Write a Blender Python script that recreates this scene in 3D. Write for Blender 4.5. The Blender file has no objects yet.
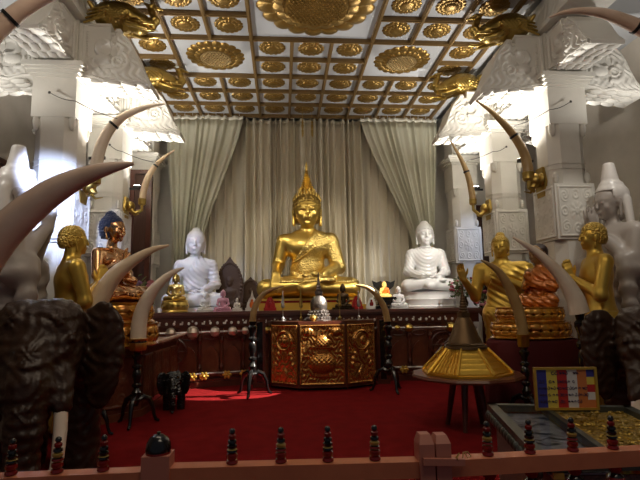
import bpy, math, random
import numpy as np
from mathutils import Vector, Matrix, Euler

PI = math.pi
scene = bpy.context.scene
COL = scene.collection
random.seed(7)

# ------------------------------------------------------------------ camera
YAW, PITCH, ROLL, FPX, CZ = 0.07773, 0.12729, -0.01528, 490.0, 1.5
def cam_axes():
    cy, sy, cp, sp = math.cos(YAW), math.sin(YAW), math.cos(PITCH), math.sin(PITCH)
    f = np.array([sy*cp, cy*cp, sp]); r = np.array([cy, -sy, 0.0]); u = np.cross(r, f)
    c, s = math.cos(ROLL), math.sin(ROLL)
    return c*r+s*u, -s*r+c*u, f
AX_R, AX_U, AX_F = cam_axes()
cam = bpy.data.cameras.new('camera')
cam.sensor_width = 36; cam.lens = FPX/640*36; cam.clip_start = 0.05; cam.clip_end = 100
camo = bpy.data.objects.new('camera', cam); COL.objects.link(camo)
camo.matrix_world = Matrix(((AX_R[0], AX_U[0], -AX_F[0], 0), (AX_R[1], AX_U[1], -AX_F[1], 0), (AX_R[2], AX_U[2], -AX_F[2], CZ), (0, 0, 0, 1)))
scene.camera = camo
def at(px, py, Y):
    """point of the room seen at a photograph position, at depth Y"""
    d = AX_R*(px-320)/FPX + AX_U*(240-py)/FPX + AX_F
    p = np.array([0, 0, CZ]) + d*Y/d[1]
    return Vector(p)

# ------------------------------------------------------------------ world, exposure, lights
world = bpy.data.worlds.new('world'); scene.world = world; world.use_nodes = True
world.node_tree.nodes['Background'].inputs[0].default_value = (0.75, 0.78, 0.9, 1)
world.node_tree.nodes['Background'].inputs[1].default_value = 0.05
scene.view_settings.view_transform = 'Standard'; scene.view_settings.look = 'None'
scene.view_settings.gamma = 1; scene.view_settings.use_curve_mapping = False
scene.view_settings.exposure = 0.55

def look_rot(frm, to):
    return (Vector(to)-Vector(frm)).to_track_quat('-Z', 'Y').to_euler()
def spot(name, loc, to, power, color, angle=60, blend=0.5, size=0.06):
    l = bpy.data.lights.new(name, 'SPOT'); l.energy = power; l.color = color
    l.spot_size = math.radians(angle); l.spot_blend = blend; l.shadow_soft_size = size
    o = bpy.data.objects.new(name, l); COL.objects.link(o); o.location = loc; o.rotation_euler = look_rot(loc, to); return o
def area(name, loc, to, power, color, sx, sy):
    l = bpy.data.lights.new(name, 'AREA'); l.energy = power; l.color = color; l.shape = 'RECTANGLE'; l.size = sx; l.size_y = sy
    o = bpy.data.objects.new(name, l); COL.objects.link(o); o.location = loc; o.rotation_euler = look_rot(loc, to); return o
WARM = (1.0, 0.83, 0.62); NEUT = (1.0, 0.95, 0.86); COOL = (0.62, 0.72, 1.0)
# floodlights on the columns washing the capitals from below
spot('flood_up', (-2.80, 8.15, 3.95), (-2.7, 7.7, 5.4), 190, NEUT, 150, 0.6, 0.05)
spot('flood_up', (-2.85, 10.35, 3.95), (-2.7, 9.8, 5.4), 170, NEUT, 150, 0.6, 0.05)
spot('flood_up', (4.00, 8.15, 3.95), (3.9, 7.7, 5.4), 190, NEUT, 150, 0.6, 0.05)
spot('flood_up', (4.05, 10.35, 3.95), (3.9, 9.8, 5.4), 170, NEUT, 150, 0.6, 0.05)
spot('flood_up', (5.75, 6.3, 3.9), (5.2, 6.4, 5.3), 45, NEUT, 130, 0.6, 0.05)
spot('flood_up', (-4.6, 6.3, 3.9), (-4.0, 6.4, 5.3), 60, NEUT, 130, 0.6, 0.05)
# spotlights on the shrine
spot('shrine_spot', (-2.6, 7.9, 3.7), (-1.75, 10.8, 1.9), 125, (0.60,0.68,1.0), 42, 0.6, 0.05)
spot('shrine_spot', (3.8, 7.9, 3.7), (2.5, 10.8, 1.9), 200, NEUT, 46, 0.6, 0.05)
spot('shrine_spot', (2.6, 6.6, 6.0), (0.7, 11.0, 2.7), 300, (1.0,0.88,0.68), 40, 0.7, 0.08)
spot('shrine_spot', (-1.6, 6.6, 6.0), (0.5, 11.0, 2.9), 160, (1.0,0.88,0.68), 40, 0.7, 0.08)
spot('floor_spot', (3.7, 8.0, 4.0), (-0.95, 8.75, 0), 4000, NEUT, 13, 0.1, 0.02)
# bluish light in the left aisle, on the column and the pale guardian
spot('aisle_spot', (-2.25, 5.2, 3.3), (-3.35, 7.1, 2.9), 420, (0.50, 0.62, 1.0), 46, 0.6, 0.05)
spot('crown_spot', (-4.3, 5.3, 4.6), (-3.75, 6.05, 3.0), 50, NEUT, 60, 0.6, 0.05)
spot('crown_spot', (4.7, 5.4, 4.7), (4.45, 6.4, 3.0), 45, NEUT, 50, 0.6, 0.05)
spot('door_spot', (5.7, 9.9, 3.6), (4.0, 12.2, 2.2), 60, (0.55, 0.68, 1.0), 60, 0.7, 0.05)
# general room light
area('room_light', (-0.6, 3.2, 6.1), (0.4, 7.5, 1.5), 50, WARM, 3.0, 1.6)
area('room_light', (1.2, 0.2, 5.6), (0.6, 6.5, 1.8), 26, WARM, 2.5, 1.2)

# ------------------------------------------------------------------ materials
def mat(name, col, metal=0.0, rough=0.5, bump=None, col2=None, cscale=6.0, spec=0.5, emit=None, coat=0.0, trans=0.0, sss=0.0, contrast=(0.35, 0.65), ior=1.45):
    m = bpy.data.materials.new(name); m.use_nodes = True
    nt = m.node_tree; b = nt.nodes['Principled BSDF']
    b.inputs['Base Color'].default_value = (*col, 1); b.inputs['Metallic'].default_value = metal
    b.inputs['Roughness'].default_value = rough; b.inputs['Specular IOR Level'].default_value = spec
    b.inputs['Coat Weight'].default_value = coat; b.inputs['Coat Roughness'].default_value = 0.15
    b.inputs['Transmission Weight'].default_value = trans; b.inputs['IOR'].default_value = ior
    if sss: b.inputs['Subsurface Weight'].default_value = sss; b.inputs['Subsurface Scale'].default_value = 0.05
    if emit: b.inputs['Emission Color'].default_value = (*emit[0], 1); b.inputs['Emission Strength'].default_value = emit[1]
    tc = nt.nodes.new('ShaderNodeTexCoord')
    if col2:
        n = nt.nodes.new('ShaderNodeTexNoise'); n.inputs['Scale'].default_value = cscale; n.inputs['Detail'].default_value = 6
        r = nt.nodes.new('ShaderNodeValToRGB'); r.color_ramp.elements[0].position = contrast[0]; r.color_ramp.elements[1].position = contrast[1]
        r.color_ramp.elements[0].color = (*col, 1); r.color_ramp.elements[1].color = (*col2, 1)
        nt.links.new(tc.outputs['Object'], n.inputs['Vector']); nt.links.new(n.outputs['Fac'], r.inputs['Fac']); nt.links.new(r.outputs['Color'], b.inputs['Base Color'])
    if bump:
        kind, sc, st = bump
        bp = nt.nodes.new('ShaderNodeBump'); bp.inputs['Strength'].default_value = st; bp.inputs['Distance'].default_value = 0.02
        if kind == 'noise':
            n = nt.nodes.new('ShaderNodeTexNoise'); n.inputs['Scale'].default_value = sc; n.inputs['Detail'].default_value = 4; out = n.outputs['Fac']
        elif kind == 'voronoi':
            n = nt.nodes.new('ShaderNodeTexVoronoi'); n.inputs['Scale'].default_value = sc; out = n.outputs['Distance']
        elif kind == 'scroll':
            n = nt.nodes.new('ShaderNodeTexWave'); n.wave_type = 'RINGS'; n.inputs['Scale'].default_value = sc; n.inputs['Distortion'].default_value = 9; n.inputs['Detail'].default_value = 1; n.inputs['Detail Scale'].default_value = 1.4; out = n.outputs['Fac']
        elif kind == 'wood':
            n = nt.nodes.new('ShaderNodeTexWave'); n.inputs['Scale'].default_value = sc; n.inputs['Distortion'].default_value = 4; n.inputs['Detail'].default_value = 3; out = n.outputs['Fac']
        nt.links.new(tc.outputs['Object'], n.inputs['Vector']); nt.links.new(out, bp.inputs['Height']); nt.links.new(bp.outputs['Normal'], b.inputs['Normal'])
    return m
M = {}
M['plaster'] = mat('white_plaster', (0.78, 0.76, 0.70), rough=0.75, bump=('noise', 30, 0.1), col2=(0.70, 0.67, 0.61), cscale=2)
M['bracket_plaster'] = mat('bracket_plaster', (0.76, 0.74, 0.69), rough=0.7, bump=('noise', 25, 0.15))
M['carved_plaster'] = mat('carved_plaster', (0.76, 0.74, 0.69), rough=0.7, bump=('scroll', 2.2, 0.5))
M['wall'] = mat('aisle_wall', (0.50, 0.45, 0.38), rough=0.85, bump=('noise', 12, 0.1), col2=(0.42, 0.37, 0.31), cscale=1.5)
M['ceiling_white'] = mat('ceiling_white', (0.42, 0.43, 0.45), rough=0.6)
M['beam'] = mat('gilt_brown_beam', (0.19, 0.115, 0.04), metal=0.25, rough=0.45)
M['gold'] = mat('bright_gold', (0.78, 0.56, 0.15), metal=1.0, rough=0.33)
M['gold_robe'] = mat('engraved_gold', (0.80, 0.60, 0.20), metal=1.0, rough=0.34, bump=('voronoi', 26, 0.6))
M['gold_old'] = mat('old_gold', (0.46, 0.32, 0.09), metal=1.0, rough=0.33, bump=('noise', 14, 0.25))
M['gold_med'] = mat('medallion_gold', (0.27, 0.165, 0.045), metal=0.75, rough=0.36, bump=('noise', 18, 0.3))
M['gold_seed'] = mat('medallion_seed', (0.45, 0.33, 0.16), metal=0.7, rough=0.4)
M['gold_paint'] = mat('gold_paint', (0.66, 0.43, 0.08), metal=0.75, rough=0.36)
M['brass_relief'] = mat('brass_relief', (0.58, 0.28, 0.075), metal=0.85, rough=0.27, bump=('noise', 40, 0.15))
M['rose_gold'] = mat('rose_gold', (0.72, 0.42, 0.22), metal=1.0, rough=0.2)
M['amber'] = mat('amber_lacquer', (0.50, 0.17, 0.02), metal=0.55, rough=0.22, coat=0.6, col2=(0.75, 0.42, 0.06), cscale=9)
M['orange_robe'] = mat('orange_robe', (0.48, 0.14, 0.02), metal=0.35, rough=0.25, coat=0.6)
M['skin_brown'] = mat('painted_brown_skin', (0.30, 0.17, 0.07), metal=0.3, rough=0.4)
M['blue_hair'] = mat('blue_hair', (0.035, 0.055, 0.15), metal=0.2, rough=0.3, bump=('voronoi', 34, 1.0))
M['gold_hair'] = mat('curled_gold_hair', (0.60, 0.40, 0.09), metal=0.75, rough=0.4, bump=('voronoi', 42, 0.9))
M['dark_hair'] = mat('dark_hair', (0.03, 0.015, 0.012), rough=0.4)
M['marble'] = mat('white_marble', (0.82, 0.81, 0.80), rough=0.28, coat=0.3, sss=0.05)
M['marble_grey'] = mat('shaded_grey_marble', (0.46, 0.41, 0.37), rough=0.45, coat=0.15, col2=(0.40, 0.35, 0.31), cscale=3)  # guardians' marble darkened: dimmer light on their bodies is put into the colour
M['marble_crown'] = mat('pale_marble', (0.74, 0.70, 0.66), rough=0.4, coat=0.2)
M['curtain'] = mat('curtain_cloth', (0.66, 0.61, 0.49), rough=0.7, bump=('noise', 60, 0.05), sss=0.0)
M['curtain_side'] = mat('side_curtain_cloth', (0.56, 0.55, 0.44), rough=0.55, bump=('noise', 60, 0.05))
M['header'] = mat('curtain_header', (0.72, 0.70, 0.62), rough=0.6)
M['steel'] = mat('steel', (0.6, 0.6, 0.6), metal=1.0, rough=0.3)
M['silver'] = mat('silver', (0.62, 0.60, 0.60), metal=1.0, rough=0.28, bump=('voronoi', 30, 0.3))
M['knob'] = mat('pale_knob', (0.55, 0.46, 0.38), metal=0.6, rough=0.35)
M['dark_silver'] = mat('tarnished_silver', (0.22, 0.19, 0.17), metal=0.9, rough=0.35, bump=('voronoi', 40, 0.3))
M['wood_dark'] = mat('dark_lacquered_wood', (0.075, 0.018, 0.010), rough=0.35, coat=0.4, col2=(0.11, 0.03, 0.014), cscale=4, bump=('wood', 3, 0.05))
M['wood_red'] = mat('red_brown_wood', (0.17, 0.05, 0.022), rough=0.35, coat=0.3, col2=(0.11, 0.03, 0.014), cscale=5, bump=('wood', 4, 0.06))
M['wood_top'] = mat('altar_top_wood', (0.16, 0.07, 0.055), rough=0.3, coat=0.3)
M['door_wood'] = mat('door_wood', (0.07, 0.025, 0.012), rough=0.5, bump=('wood', 5, 0.1))
M['eleph'] = mat('carved_dark_wood', (0.036, 0.017, 0.010), rough=0.36, spec=0.45, bump=('noise', 28, 0.25), col2=(0.046, 0.023, 0.012), cscale=6)
M['black'] = mat('black_lacquer', (0.008, 0.007, 0.007), rough=0.2, coat=0.5)
M['black_matte'] = mat('black_paint', (0.01, 0.01, 0.01), rough=0.5)
M['ivory'] = mat('ivory', (0.80, 0.64, 0.44), rough=0.35, coat=0.2, col2=(0.70, 0.52, 0.33), cscale=3)
M['ivory_brown'] = mat('aged_ivory', (0.74, 0.56, 0.45), rough=0.32, coat=0.3, col2=(0.64, 0.46, 0.34), cscale=4)
M['ivory_pale'] = mat('pale_ivory', (0.86, 0.74, 0.60), rough=0.35, coat=0.2, col2=(0.76, 0.62, 0.47), cscale=3)
M['ivory_tan'] = mat('tan_ivory', (0.42, 0.28, 0.115), rough=0.36, coat=0.25, col2=(0.34, 0.21, 0.08), cscale=5)
M['carpet'] = mat('red_carpet', (0.21, 0.008, 0.009), rough=0.95, bump=('noise', 90, 0.4), col2=(0.165, 0.006, 0.007), cscale=5, spec=0.1)
M['cloth_red'] = mat('dark_red_cloth', (0.085, 0.004, 0.006), rough=0.8)
M['salmon'] = mat('salmon_painted_wood', (0.60, 0.20, 0.095), rough=0.45, col2=(0.52, 0.165, 0.08), cscale=7, bump=('noise', 25, 0.08))
M['salmon_post'] = mat('pink_painted_wood', (0.50, 0.19, 0.13), rough=0.45)
M['lac_red'] = mat('red_lacquer', (0.22, 0.012, 0.010), rough=0.25, coat=0.4)
M['lac_yellow'] = mat('yellow_lacquer', (0.42, 0.27, 0.06), rough=0.3, coat=0.4)
M['bronze_dark'] = mat('dark_bronze', (0.07, 0.045, 0.025), metal=0.8, rough=0.4, bump=('noise', 20, 0.2))
M['stele'] = mat('brown_stele', (0.055, 0.026, 0.012), rough=0.5, bump=('noise', 25, 0.4))
M['stupa_brown'] = mat('aged_copper', (0.14, 0.085, 0.04), metal=0.7, rough=0.45, bump=('noise', 15, 0.1))
M['stupa_gold'] = mat('stupa_gold', (0.80, 0.50, 0.08), metal=0.9, rough=0.33, bump=('noise', 30, 0.15))
M['white_china'] = mat('white_china', (0.85, 0.84, 0.80), rough=0.25, coat=0.3)
M['pink_china'] = mat('pink_china', (0.70, 0.36, 0.50), rough=0.3, coat=0.3)
M['red_china'] = mat('red_china', (0.42, 0.02, 0.02), rough=0.3, coat=0.3)
M['orange'] = mat('orange_paint', (0.80, 0.18, 0.02), rough=0.4)
M['glow_robe'] = mat('emissive_orange_robe', (0.85, 0.22, 0.03), rough=0.4, emit=((1.0, 0.20, 0.02), 0.5))  # weak emission stands in for the orange light on the figurine's robe
M['glow_skin'] = mat('emissive_yellow_figure', (0.95, 0.72, 0.25), rough=0.4, emit=((1.0, 0.62, 0.15), 0.7))  # emission again in place of light falling on the figurine's body
M['leaf'] = mat('leaf_green', (0.10, 0.16, 0.05), rough=0.5, col2=(0.17, 0.22, 0.08), cscale=12)
M['leaf_pale'] = mat('leaf_pale', (0.22, 0.21, 0.13), rough=0.5, col2=(0.13, 0.15, 0.08), cscale=12)
M['petal_pink'] = mat('petal_pink', (0.55, 0.22, 0.26), rough=0.6)
M['petal_red'] = mat('petal_red', (0.30, 0.05, 0.08), rough=0.6)
M['petal_cream'] = mat('petal_cream', (0.50, 0.40, 0.28), rough=0.6)
M['petal_purple'] = mat('petal_purple', (0.28, 0.15, 0.32), rough=0.6)
M['granite'] = mat('speckled_granite', (0.22, 0.14, 0.11), rough=0.5, col2=(0.10, 0.06, 0.05), cscale=90)
M['case_metal'] = mat('grey_green_metal', (0.07, 0.075, 0.065), metal=0.5, rough=0.4)
M['glass'] = mat('glass', (1, 1, 1), rough=0.02, trans=1.0, ior=1.025)
M['tray_gold'] = mat('gold_offerings', (0.55, 0.36, 0.07), metal=0.8, rough=0.35, bump=('voronoi', 30, 0.9), col2=(0.30, 0.20, 0.04), cscale=14)
M['notes'] = mat('paper_notes', (0.30, 0.32, 0.38), rough=0.7, col2=(0.14, 0.14, 0.17), cscale=10)
_g = M['glass'].node_tree.nodes['Principled BSDF']; _g.inputs['Transmission Weight'].default_value = 0; _g.inputs['Base Color'].default_value = (0.02, 0.03, 0.04, 1); _g.inputs['Alpha'].default_value = 0.16; _g.inputs['IOR'].default_value = 1.45; _g.inputs['Roughness'].default_value = 0.08
for nm, c in (('blue', (0.045, 0.045, 0.28)), ('yellow', (0.75, 0.60, 0.10)), ('red', (0.50, 0.03, 0.03)), ('white', (0.72, 0.70, 0.70)), ('orange_s', (0.62, 0.20, 0.06)), ('ink', (0.05, 0.03, 0.08)), ('inkw', (0.5, 0.45, 0.5))):
    M['sign_'+nm] = mat('sign_'+nm, c, rough=0.4)
M['lamp'] = mat('lamp_glass', (1, 1, 1), emit=((1.0, 0.95, 0.85), 14.0))
M['wire'] = mat('dark_wire', (0.05, 0.045, 0.04), rough=0.5)

# ------------------------------------------------------------------ mesh helpers
class MB:
    def __init__(s): s.v = []; s.f = []
    def add(s, v, f):
        n = len(s.v); s.v += [tuple(map(float, p)) for p in v]; s.f += [tuple(i+n for i in q) for q in f]; return s
    def box(s, c, d, rot=None):
        hx, hy, hz = d[0]/2, d[1]/2, d[2]/2
        vs = [Vector((x, y, z)) for x in (-hx, hx) for y in (-hy, hy) for z in (-hz, hz)]
        if rot is not None:
            R = Euler(rot).to_matrix(); vs = [R@v for v in vs]
        vs = [v+Vector(c) for v in vs]
        return s.add(vs, [(0, 1, 3, 2), (4, 6, 7, 5), (0, 4, 5, 1), (2, 3, 7, 6), (0, 2, 6, 4), (1, 5, 7, 3)])
    def lathe(s, prof, seg=24, c=(0, 0, 0), mod=None, axis=None, flat=1.0):
        vs = []; c = Vector(c)
        R = Vector((0, 0, 1)).rotation_difference(Vector(axis)).to_matrix() if axis is not None else Matrix.Identity(3)
        for (r, z) in prof:
            for k in range(seg):
                a = 2*PI*k/seg; rr = r+(mod(a, z, r) if mod else 0)
                vs.append(c+R@Vector((rr*math.cos(a), rr*math.sin(a)*flat, z)))
        fs = []
        for i in range(len(prof)-1):
            for k in range(seg):
                k2 = (k+1) % seg
                fs.append((i*seg+k, i*seg+k2, (i+1)*seg+k2, (i+1)*seg+k))
        fs.append(tuple(range(seg-1, -1, -1))); fs.append(tuple((len(prof)-1)*seg+k for k in range(seg)))
        return s.add(vs, fs)
    def tube(s, pts, rad, seg=10):
        pts = [Vector(p) for p in pts]; n = len(pts)
        if not hasattr(rad, '__len__'): rad = [rad]*n
        vs = []; t0 = (pts[1]-pts[0]).normalized()
        up = Vector((0, 0, 1)) if abs(t0.z) < 0.9 else Vector((0, 1, 0))
        nrm = t0.cross(up).normalized()
        for i in range(n):
            t = (pts[min(i+1, n-1)]-pts[max(i-1, 0)]).normalized()
            nrm = (nrm-t*nrm.dot(t)).normalized(); b = t.cross(nrm)
            for k in range(seg):
                a = 2*PI*k/seg; vs.append(pts[i]+(nrm*math.cos(a)+b*math.sin(a))*rad[i])
        fs = []
        for i in range(n-1):
            for k in range(seg):
                k2 = (k+1) % seg; fs.append((i*seg+k, (i+1)*seg+k, (i+1)*seg+k2, i*seg+k2))
        fs.append(tuple(range(seg))); fs.append(tuple((n-1)*seg+k for k in range(seg-1, -1, -1)))
        return s.add(vs, fs)
    def prism(s, outline, d0, d1, plane='xz', off=(0, 0, 0)):
        """outline in a plane, extruded along the third axis from d0 to d1"""
        n = len(outline); vs = []
        for d in (d0, d1):
            for (a, b) in outline:
                p = {'xz': (a, d, b), 'xy': (a, b, d), 'yz': (d, a, b)}[plane]
                vs.append((p[0]+off[0], p[1]+off[1], p[2]+off[2]))
        fs = [tuple(range(n)), tuple(range(2*n-1, n-1, -1))]
        for i in range(n):
            j = (i+1) % n; fs.append((i, i+n, j+n, j))
        return s.add(vs, fs)
    def ell(s, c, r, rot=None, nu=12, nv=8):
        R = Euler(rot).to_matrix() if rot is not None else Matrix.Identity(3); c = Vector(c)
        vs = [c+R@Vector((0, 0, -r[2]))]
        for j in range(1, nv):
            t = PI*j/nv-PI/2
            for i in range(nu):
                a = 2*PI*i/nu; vs.append(c+R@Vector((r[0]*math.cos(t)*math.cos(a), r[1]*math.cos(t)*math.sin(a), r[2]*math.sin(t))))
        vs.append(c+R@Vector((0, 0, r[2])))
        fs = []
        for i in range(nu): fs.append((0, 1+(i+1) % nu, 1+i))
        for j in range(nv-2):
            for i in range(nu):
                i2 = (i+1) % nu; a = 1+j*nu; b = a+nu
                fs.append((a+i, a+i2, b+i2, b+i))
        a = 1+(nv-2)*nu; L = len(vs)-1
        for i in range(nu): fs.append((a+i, a+(i+1) % nu, L))
        return s.add(vs, fs)
    def relief(s, w, h, fn, nx=60, ny=60, base=0.02, M4=None):
        """slab in the xz plane facing -y, its front raised by fn(u,v) (metres; u,v from -1 to 1)"""
        us = np.linspace(-1, 1, nx); vs_ = np.linspace(-1, 1, ny); U, V = np.meshgrid(us, vs_, indexing='ij')
        H = fn(U, V)*np.ones_like(U)
        edge = (np.abs(U) > 0.999) | (np.abs(V) > 0.999); H = np.where(edge, 0, H)
        P = []
        for i in range(nx):
            for j in range(ny): P.append(Vector((U[i, j]*w/2, -base-H[i, j], V[i, j]*h/2)))
        fs = [(i*ny+j, (i+1)*ny+j, (i+1)*ny+j+1, i*ny+j+1) for i in range(nx-1) for j in range(ny-1)]
        k = len(P); P += [Vector((-w/2, 0, -h/2)), Vector((w/2, 0, -h/2)), Vector((w/2, 0, h/2)), Vector((-w/2, 0, h/2))]
        a, b, c, d = 0, (nx-1)*ny, (nx-1)*ny+ny-1, ny-1
        fs += [(k+3, k+2, k+1, k)]
        fs += [tuple([k, k+1]+[i*ny for i in range(nx-1, -1, -1)]), tuple([k+2, k+3]+[i*ny+ny-1 for i in range(nx)]),
               tuple([k+3, k]+[j for j in range(ny)]), tuple([k+1, k+2]+[(nx-1)*ny+j for j in range(ny-1, -1, -1)])]
        if M4 is not None: P = [M4@p for p in P]
        return s.add(P, fs)
    def build(s, name, m, parent=None, smooth=True, loc=None, rot=None, angle=0.6):
        me = bpy.data.meshes.new(name); me.from_pydata(s.v, [], s.f); me.update()
        return link_mesh(name, me, m, parent, smooth, loc, rot, angle)
def link_mesh(name, me, m, parent=None, smooth=True, loc=None, rot=None, angle=0.6):
    o = bpy.data.objects.new(name, me); COL.objects.link(o)
    if m is not None: me.materials.append(m)
    if smooth:
        me.polygons.foreach_set('use_smooth', [True]*len(me.polygons))
        if angle is not None:
            try: me.set_sharp_from_angle(angle=angle)
            except Exception: pass
    if parent: o.parent = parent
    if loc is not None: o.location = loc
    if rot is not None: o.rotation_euler = rot
    return o
def thing(name, label, cat, loc=(0, 0, 0), rz=0, group=None):
    o = bpy.data.objects.new(name, None); COL.objects.link(o); o.location = loc; o.rotation_euler = (0, 0, rz)
    o.empty_display_size = 0.1; o['label'] = label; o['category'] = cat
    if group: o['group'] = group
    return o
def tag(o, label, cat, group=None, kind=None):
    if label: o['label'] = label
    if cat: o['category'] = cat
    if group: o['group'] = group
    if kind: o['kind'] = kind
    return o
def struct(o): o['kind'] = 'structure'; return o
def copy_tree(o, parent=None):
    c = o.copy(); COL.objects.link(c)
    if parent: c.parent = parent
    for ch in list(o.children): copy_tree(ch, c)
    return c

# ------------------------------------------------------------------ sculpting with distance fields
class Sculpt:
    def __init__(s, lo, hi, h):
        s.h = h; s.lo = np.array(lo, np.float32); n = np.ceil((np.array(hi)-s.lo)/h).astype(int)+1; s.n = n
        s.ax = [s.lo[i]+h*np.arange(n[i], dtype=np.float32) for i in range(3)]
        s.D = np.full(n, 9.0, np.float32)
    def grid(s, sl=None):
        sl = sl or (slice(None),)*3
        return np.meshgrid(s.ax[0][sl[0]], s.ax[1][sl[1]], s.ax[2][sl[2]], indexing='ij', sparse=True)
    def _sl(s, lo, hi, k):
        m = k+4*s.h; a = np.floor((np.array(lo)-m-s.lo)/s.h).astype(int).clip(0, s.n); b = (np.ceil((np.array(hi)+m-s.lo)/s.h).astype(int)+1).clip(0, s.n)
        return tuple(slice(int(a[i]), int(b[i])) for i in range(3))
    def _app(s, lo, hi, k, fn, op):
        sl = s._sl(lo, hi, k)
        if any(q.stop <= q.start for q in sl): return s
        X, Y, Z = s.grid(sl); d = fn(X, Y, Z); A = s.D[sl]
        if op == 'add': hh = np.maximum(k-np.abs(A-d), 0)/max(k, 1e-6); s.D[sl] = np.minimum(A, d)-hh*hh*k/4
        else: hh = np.maximum(k-np.abs(A+d), 0)/max(k, 1e-6); s.D[sl] = np.maximum(A, -d)+hh*hh*k/4
        return s
    def ell(s, c, r, k=0.02, rot=None, op='add'):
        R = np.array(Euler(rot).to_matrix()) if rot is not None else np.eye(3); mr = max(r) if rot is not None else None
        ext = np.array([mr]*3) if mr else np.array(r); c = np.array(c, float)
        def fn(X, Y, Z):
            x, y, z = X-c[0], Y-c[1], Z-c[2]
            q = [R[0, i]*x+R[1, i]*y+R[2, i]*z for i in range(3)]
            k0 = np.sqrt(sum((q[i]/r[i])**2 for i in range(3))+1e-9); k1 = np.sqrt(sum((q[i]/r[i]**2)**2 for i in range(3))+1e-9)
            return (k0*(k0-1)/k1).astype(np.float32)
        return s._app(c-ext, c+ext, k, fn, op)
    def cap(s, a, b, ra, rb=None, k=0.02, op='add'):
        rb = ra if rb is None else rb; a = np.array(a, float); b = np.array(b, float); ab = b-a; L = float(ab@ab)+1e-9; m = max(ra, rb)
        def fn(X, Y, Z):
            t = (((X-a[0])*ab[0]+(Y-a[1])*ab[1]+(Z-a[2])*ab[2])/L).clip(0, 1)
            return (np.sqrt((X-a[0]-t*ab[0])**2+(Y-a[1]-t*ab[1])**2+(Z-a[2]-t*ab[2])**2)-(ra+(rb-ra)*t)).astype(np.float32)
        return s._app(np.minimum(a, b)-m, np.maximum(a, b)+m, k, fn, op)
    def chain(s, pts, rs, k=0.02):
        for i in range(len(pts)-1): s.cap(pts[i], pts[i+1], rs[i], rs[i+1], k)
        return s
    def box(s, c, hs, r=0.01, k=0.01, op='add', rz=0.0):
        c = np.array(c, float); hs = np.array(hs, float); ca, sa = math.cos(rz), math.sin(rz); e = np.array([hs.max()]*3) if rz else hs
        def fn(X, Y, Z):
            x = ca*(X-c[0])+sa*(Y-c[1]); y = -sa*(X-c[0])+ca*(Y-c[1]); z = Z-c[2]
            q = [np.abs(x)-hs[0]+r, np.abs(y)-hs[1]+r, np.abs(z)-hs[2]+r]
            return (np.sqrt(sum(np.maximum(v, 0)**2 for v in q))+np.minimum(np.maximum(q[0], np.maximum(q[1], q[2])), 0)-r).astype(np.float32)
        return s._app(c-e, c+e, k, fn, op)
    def hand(s, w, fd, pn, sz=1.0, curl=0.25, side=1, k=0.006, spread=0.0):
        w = Vector(w); fd = Vector(fd).normalized(); pn = Vector(pn); pn = (pn-fd*pn.dot(fd)).normalized(); ac = fd.cross(pn)*side
        for o in (-0.028, -0.009, 0.010, 0.028): s.cap(w+ac*o*0.7*sz, w+fd*0.085*sz+ac*o*sz, 0.016*sz, 0.014*sz, 0.012*sz)
        for o, L in ((-0.031, 0.055), (-0.0105, 0.070), (0.0105, 0.076), (0.031, 0.068)):
            a = w+fd*0.085*sz+ac*o*sz; d1 = (fd+pn*curl*0.5+ac*o*8*spread).normalized(); b = a+d1*L*0.55*sz
            d2 = (fd+pn*curl*1.5+ac*o*8*spread).normalized(); c = b+d2*L*0.5*sz
            s.cap(a, b, 0.0098*sz, 0.009*sz, k*sz); s.cap(b, c, 0.009*sz, 0.0068*sz, k*sz)
        a = w+fd*0.02*sz+ac*0.026*sz; b = w+fd*0.060*sz+ac*0.056*sz+pn*0.012*sz; c = b+(fd*0.036+ac*0.008+pn*0.010)*sz
        s.cap(a, b, 0.014*sz, 0.0115*sz, k*sz); s.cap(b, c, 0.0115*sz, 0.008*sz, k*sz)
        return s
    def head(s, c, w, h, d, yaw=0.0, tilt=0.0, k=0.02, ears=True, lobes=True):
        """a face looking to -y (turned by yaw); c centre of the skull, w half width, h half height, d half depth"""
        c = Vector(c); R = Euler((tilt, 0, yaw)).to_matrix()
        P = lambda x, y, z: c+R@Vector((x*w, y*d, z*h))
        rot = (tilt, 0, yaw)
        s.ell(P(0, 0.05, 0.15), (w, d*0.98, h*0.86), k, rot)
        s.ell(P(0, -0.30, -0.42), (w*0.72, d*0.62, h*0.54), k*1.5, rot)
        s.ell(P(0, -0.72, -0.80), (w*0.26, d*0.20, h*0.15), k, rot)
        s.cap(P(0, -0.95, 0.20), P(0, -1.10, -0.20), w*0.085, w*0.14, k*0.8)
        for sx in (-1, 1):
            s.ell(P(0.14*sx, -1.03, -0.22), (w*0.09, d*0.09, h*0.06), k*0.3, rot)
            s.cap(P(0.12*sx, -0.95, 0.24), P(0.58*sx, -0.78, 0.26), w*0.06, w*0.035, k*0.8)
            s.ell(P(0.36*sx, -0.87, 0.06), (w*0.21, d*0.10, h*0.075), k*0.3, rot)
            s.ell(P(0.50*sx, -0.68, -0.25), (w*0.22, d*0.2, h*0.22), k, rot)
            if ears:
                s.ell(P(1.02*sx, 0.10, -0.05), (w*0.10, d*0.22, h*0.30), k*0.4, rot)
                if lobes: s.cap(P(1.02*sx, 0.03, -0.25), P(0.98*sx, -0.05, -0.80), w*0.10, w*0.13, k*0.4)
        s.ell(P(0, -0.96, -0.47), (w*0.27, d*0.10, h*0.055), k*0.3, rot)
        s.ell(P(0, -0.93, -0.57), (w*0.20, d*0.10, h*0.06), k*0.3, rot)
        return s
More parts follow.
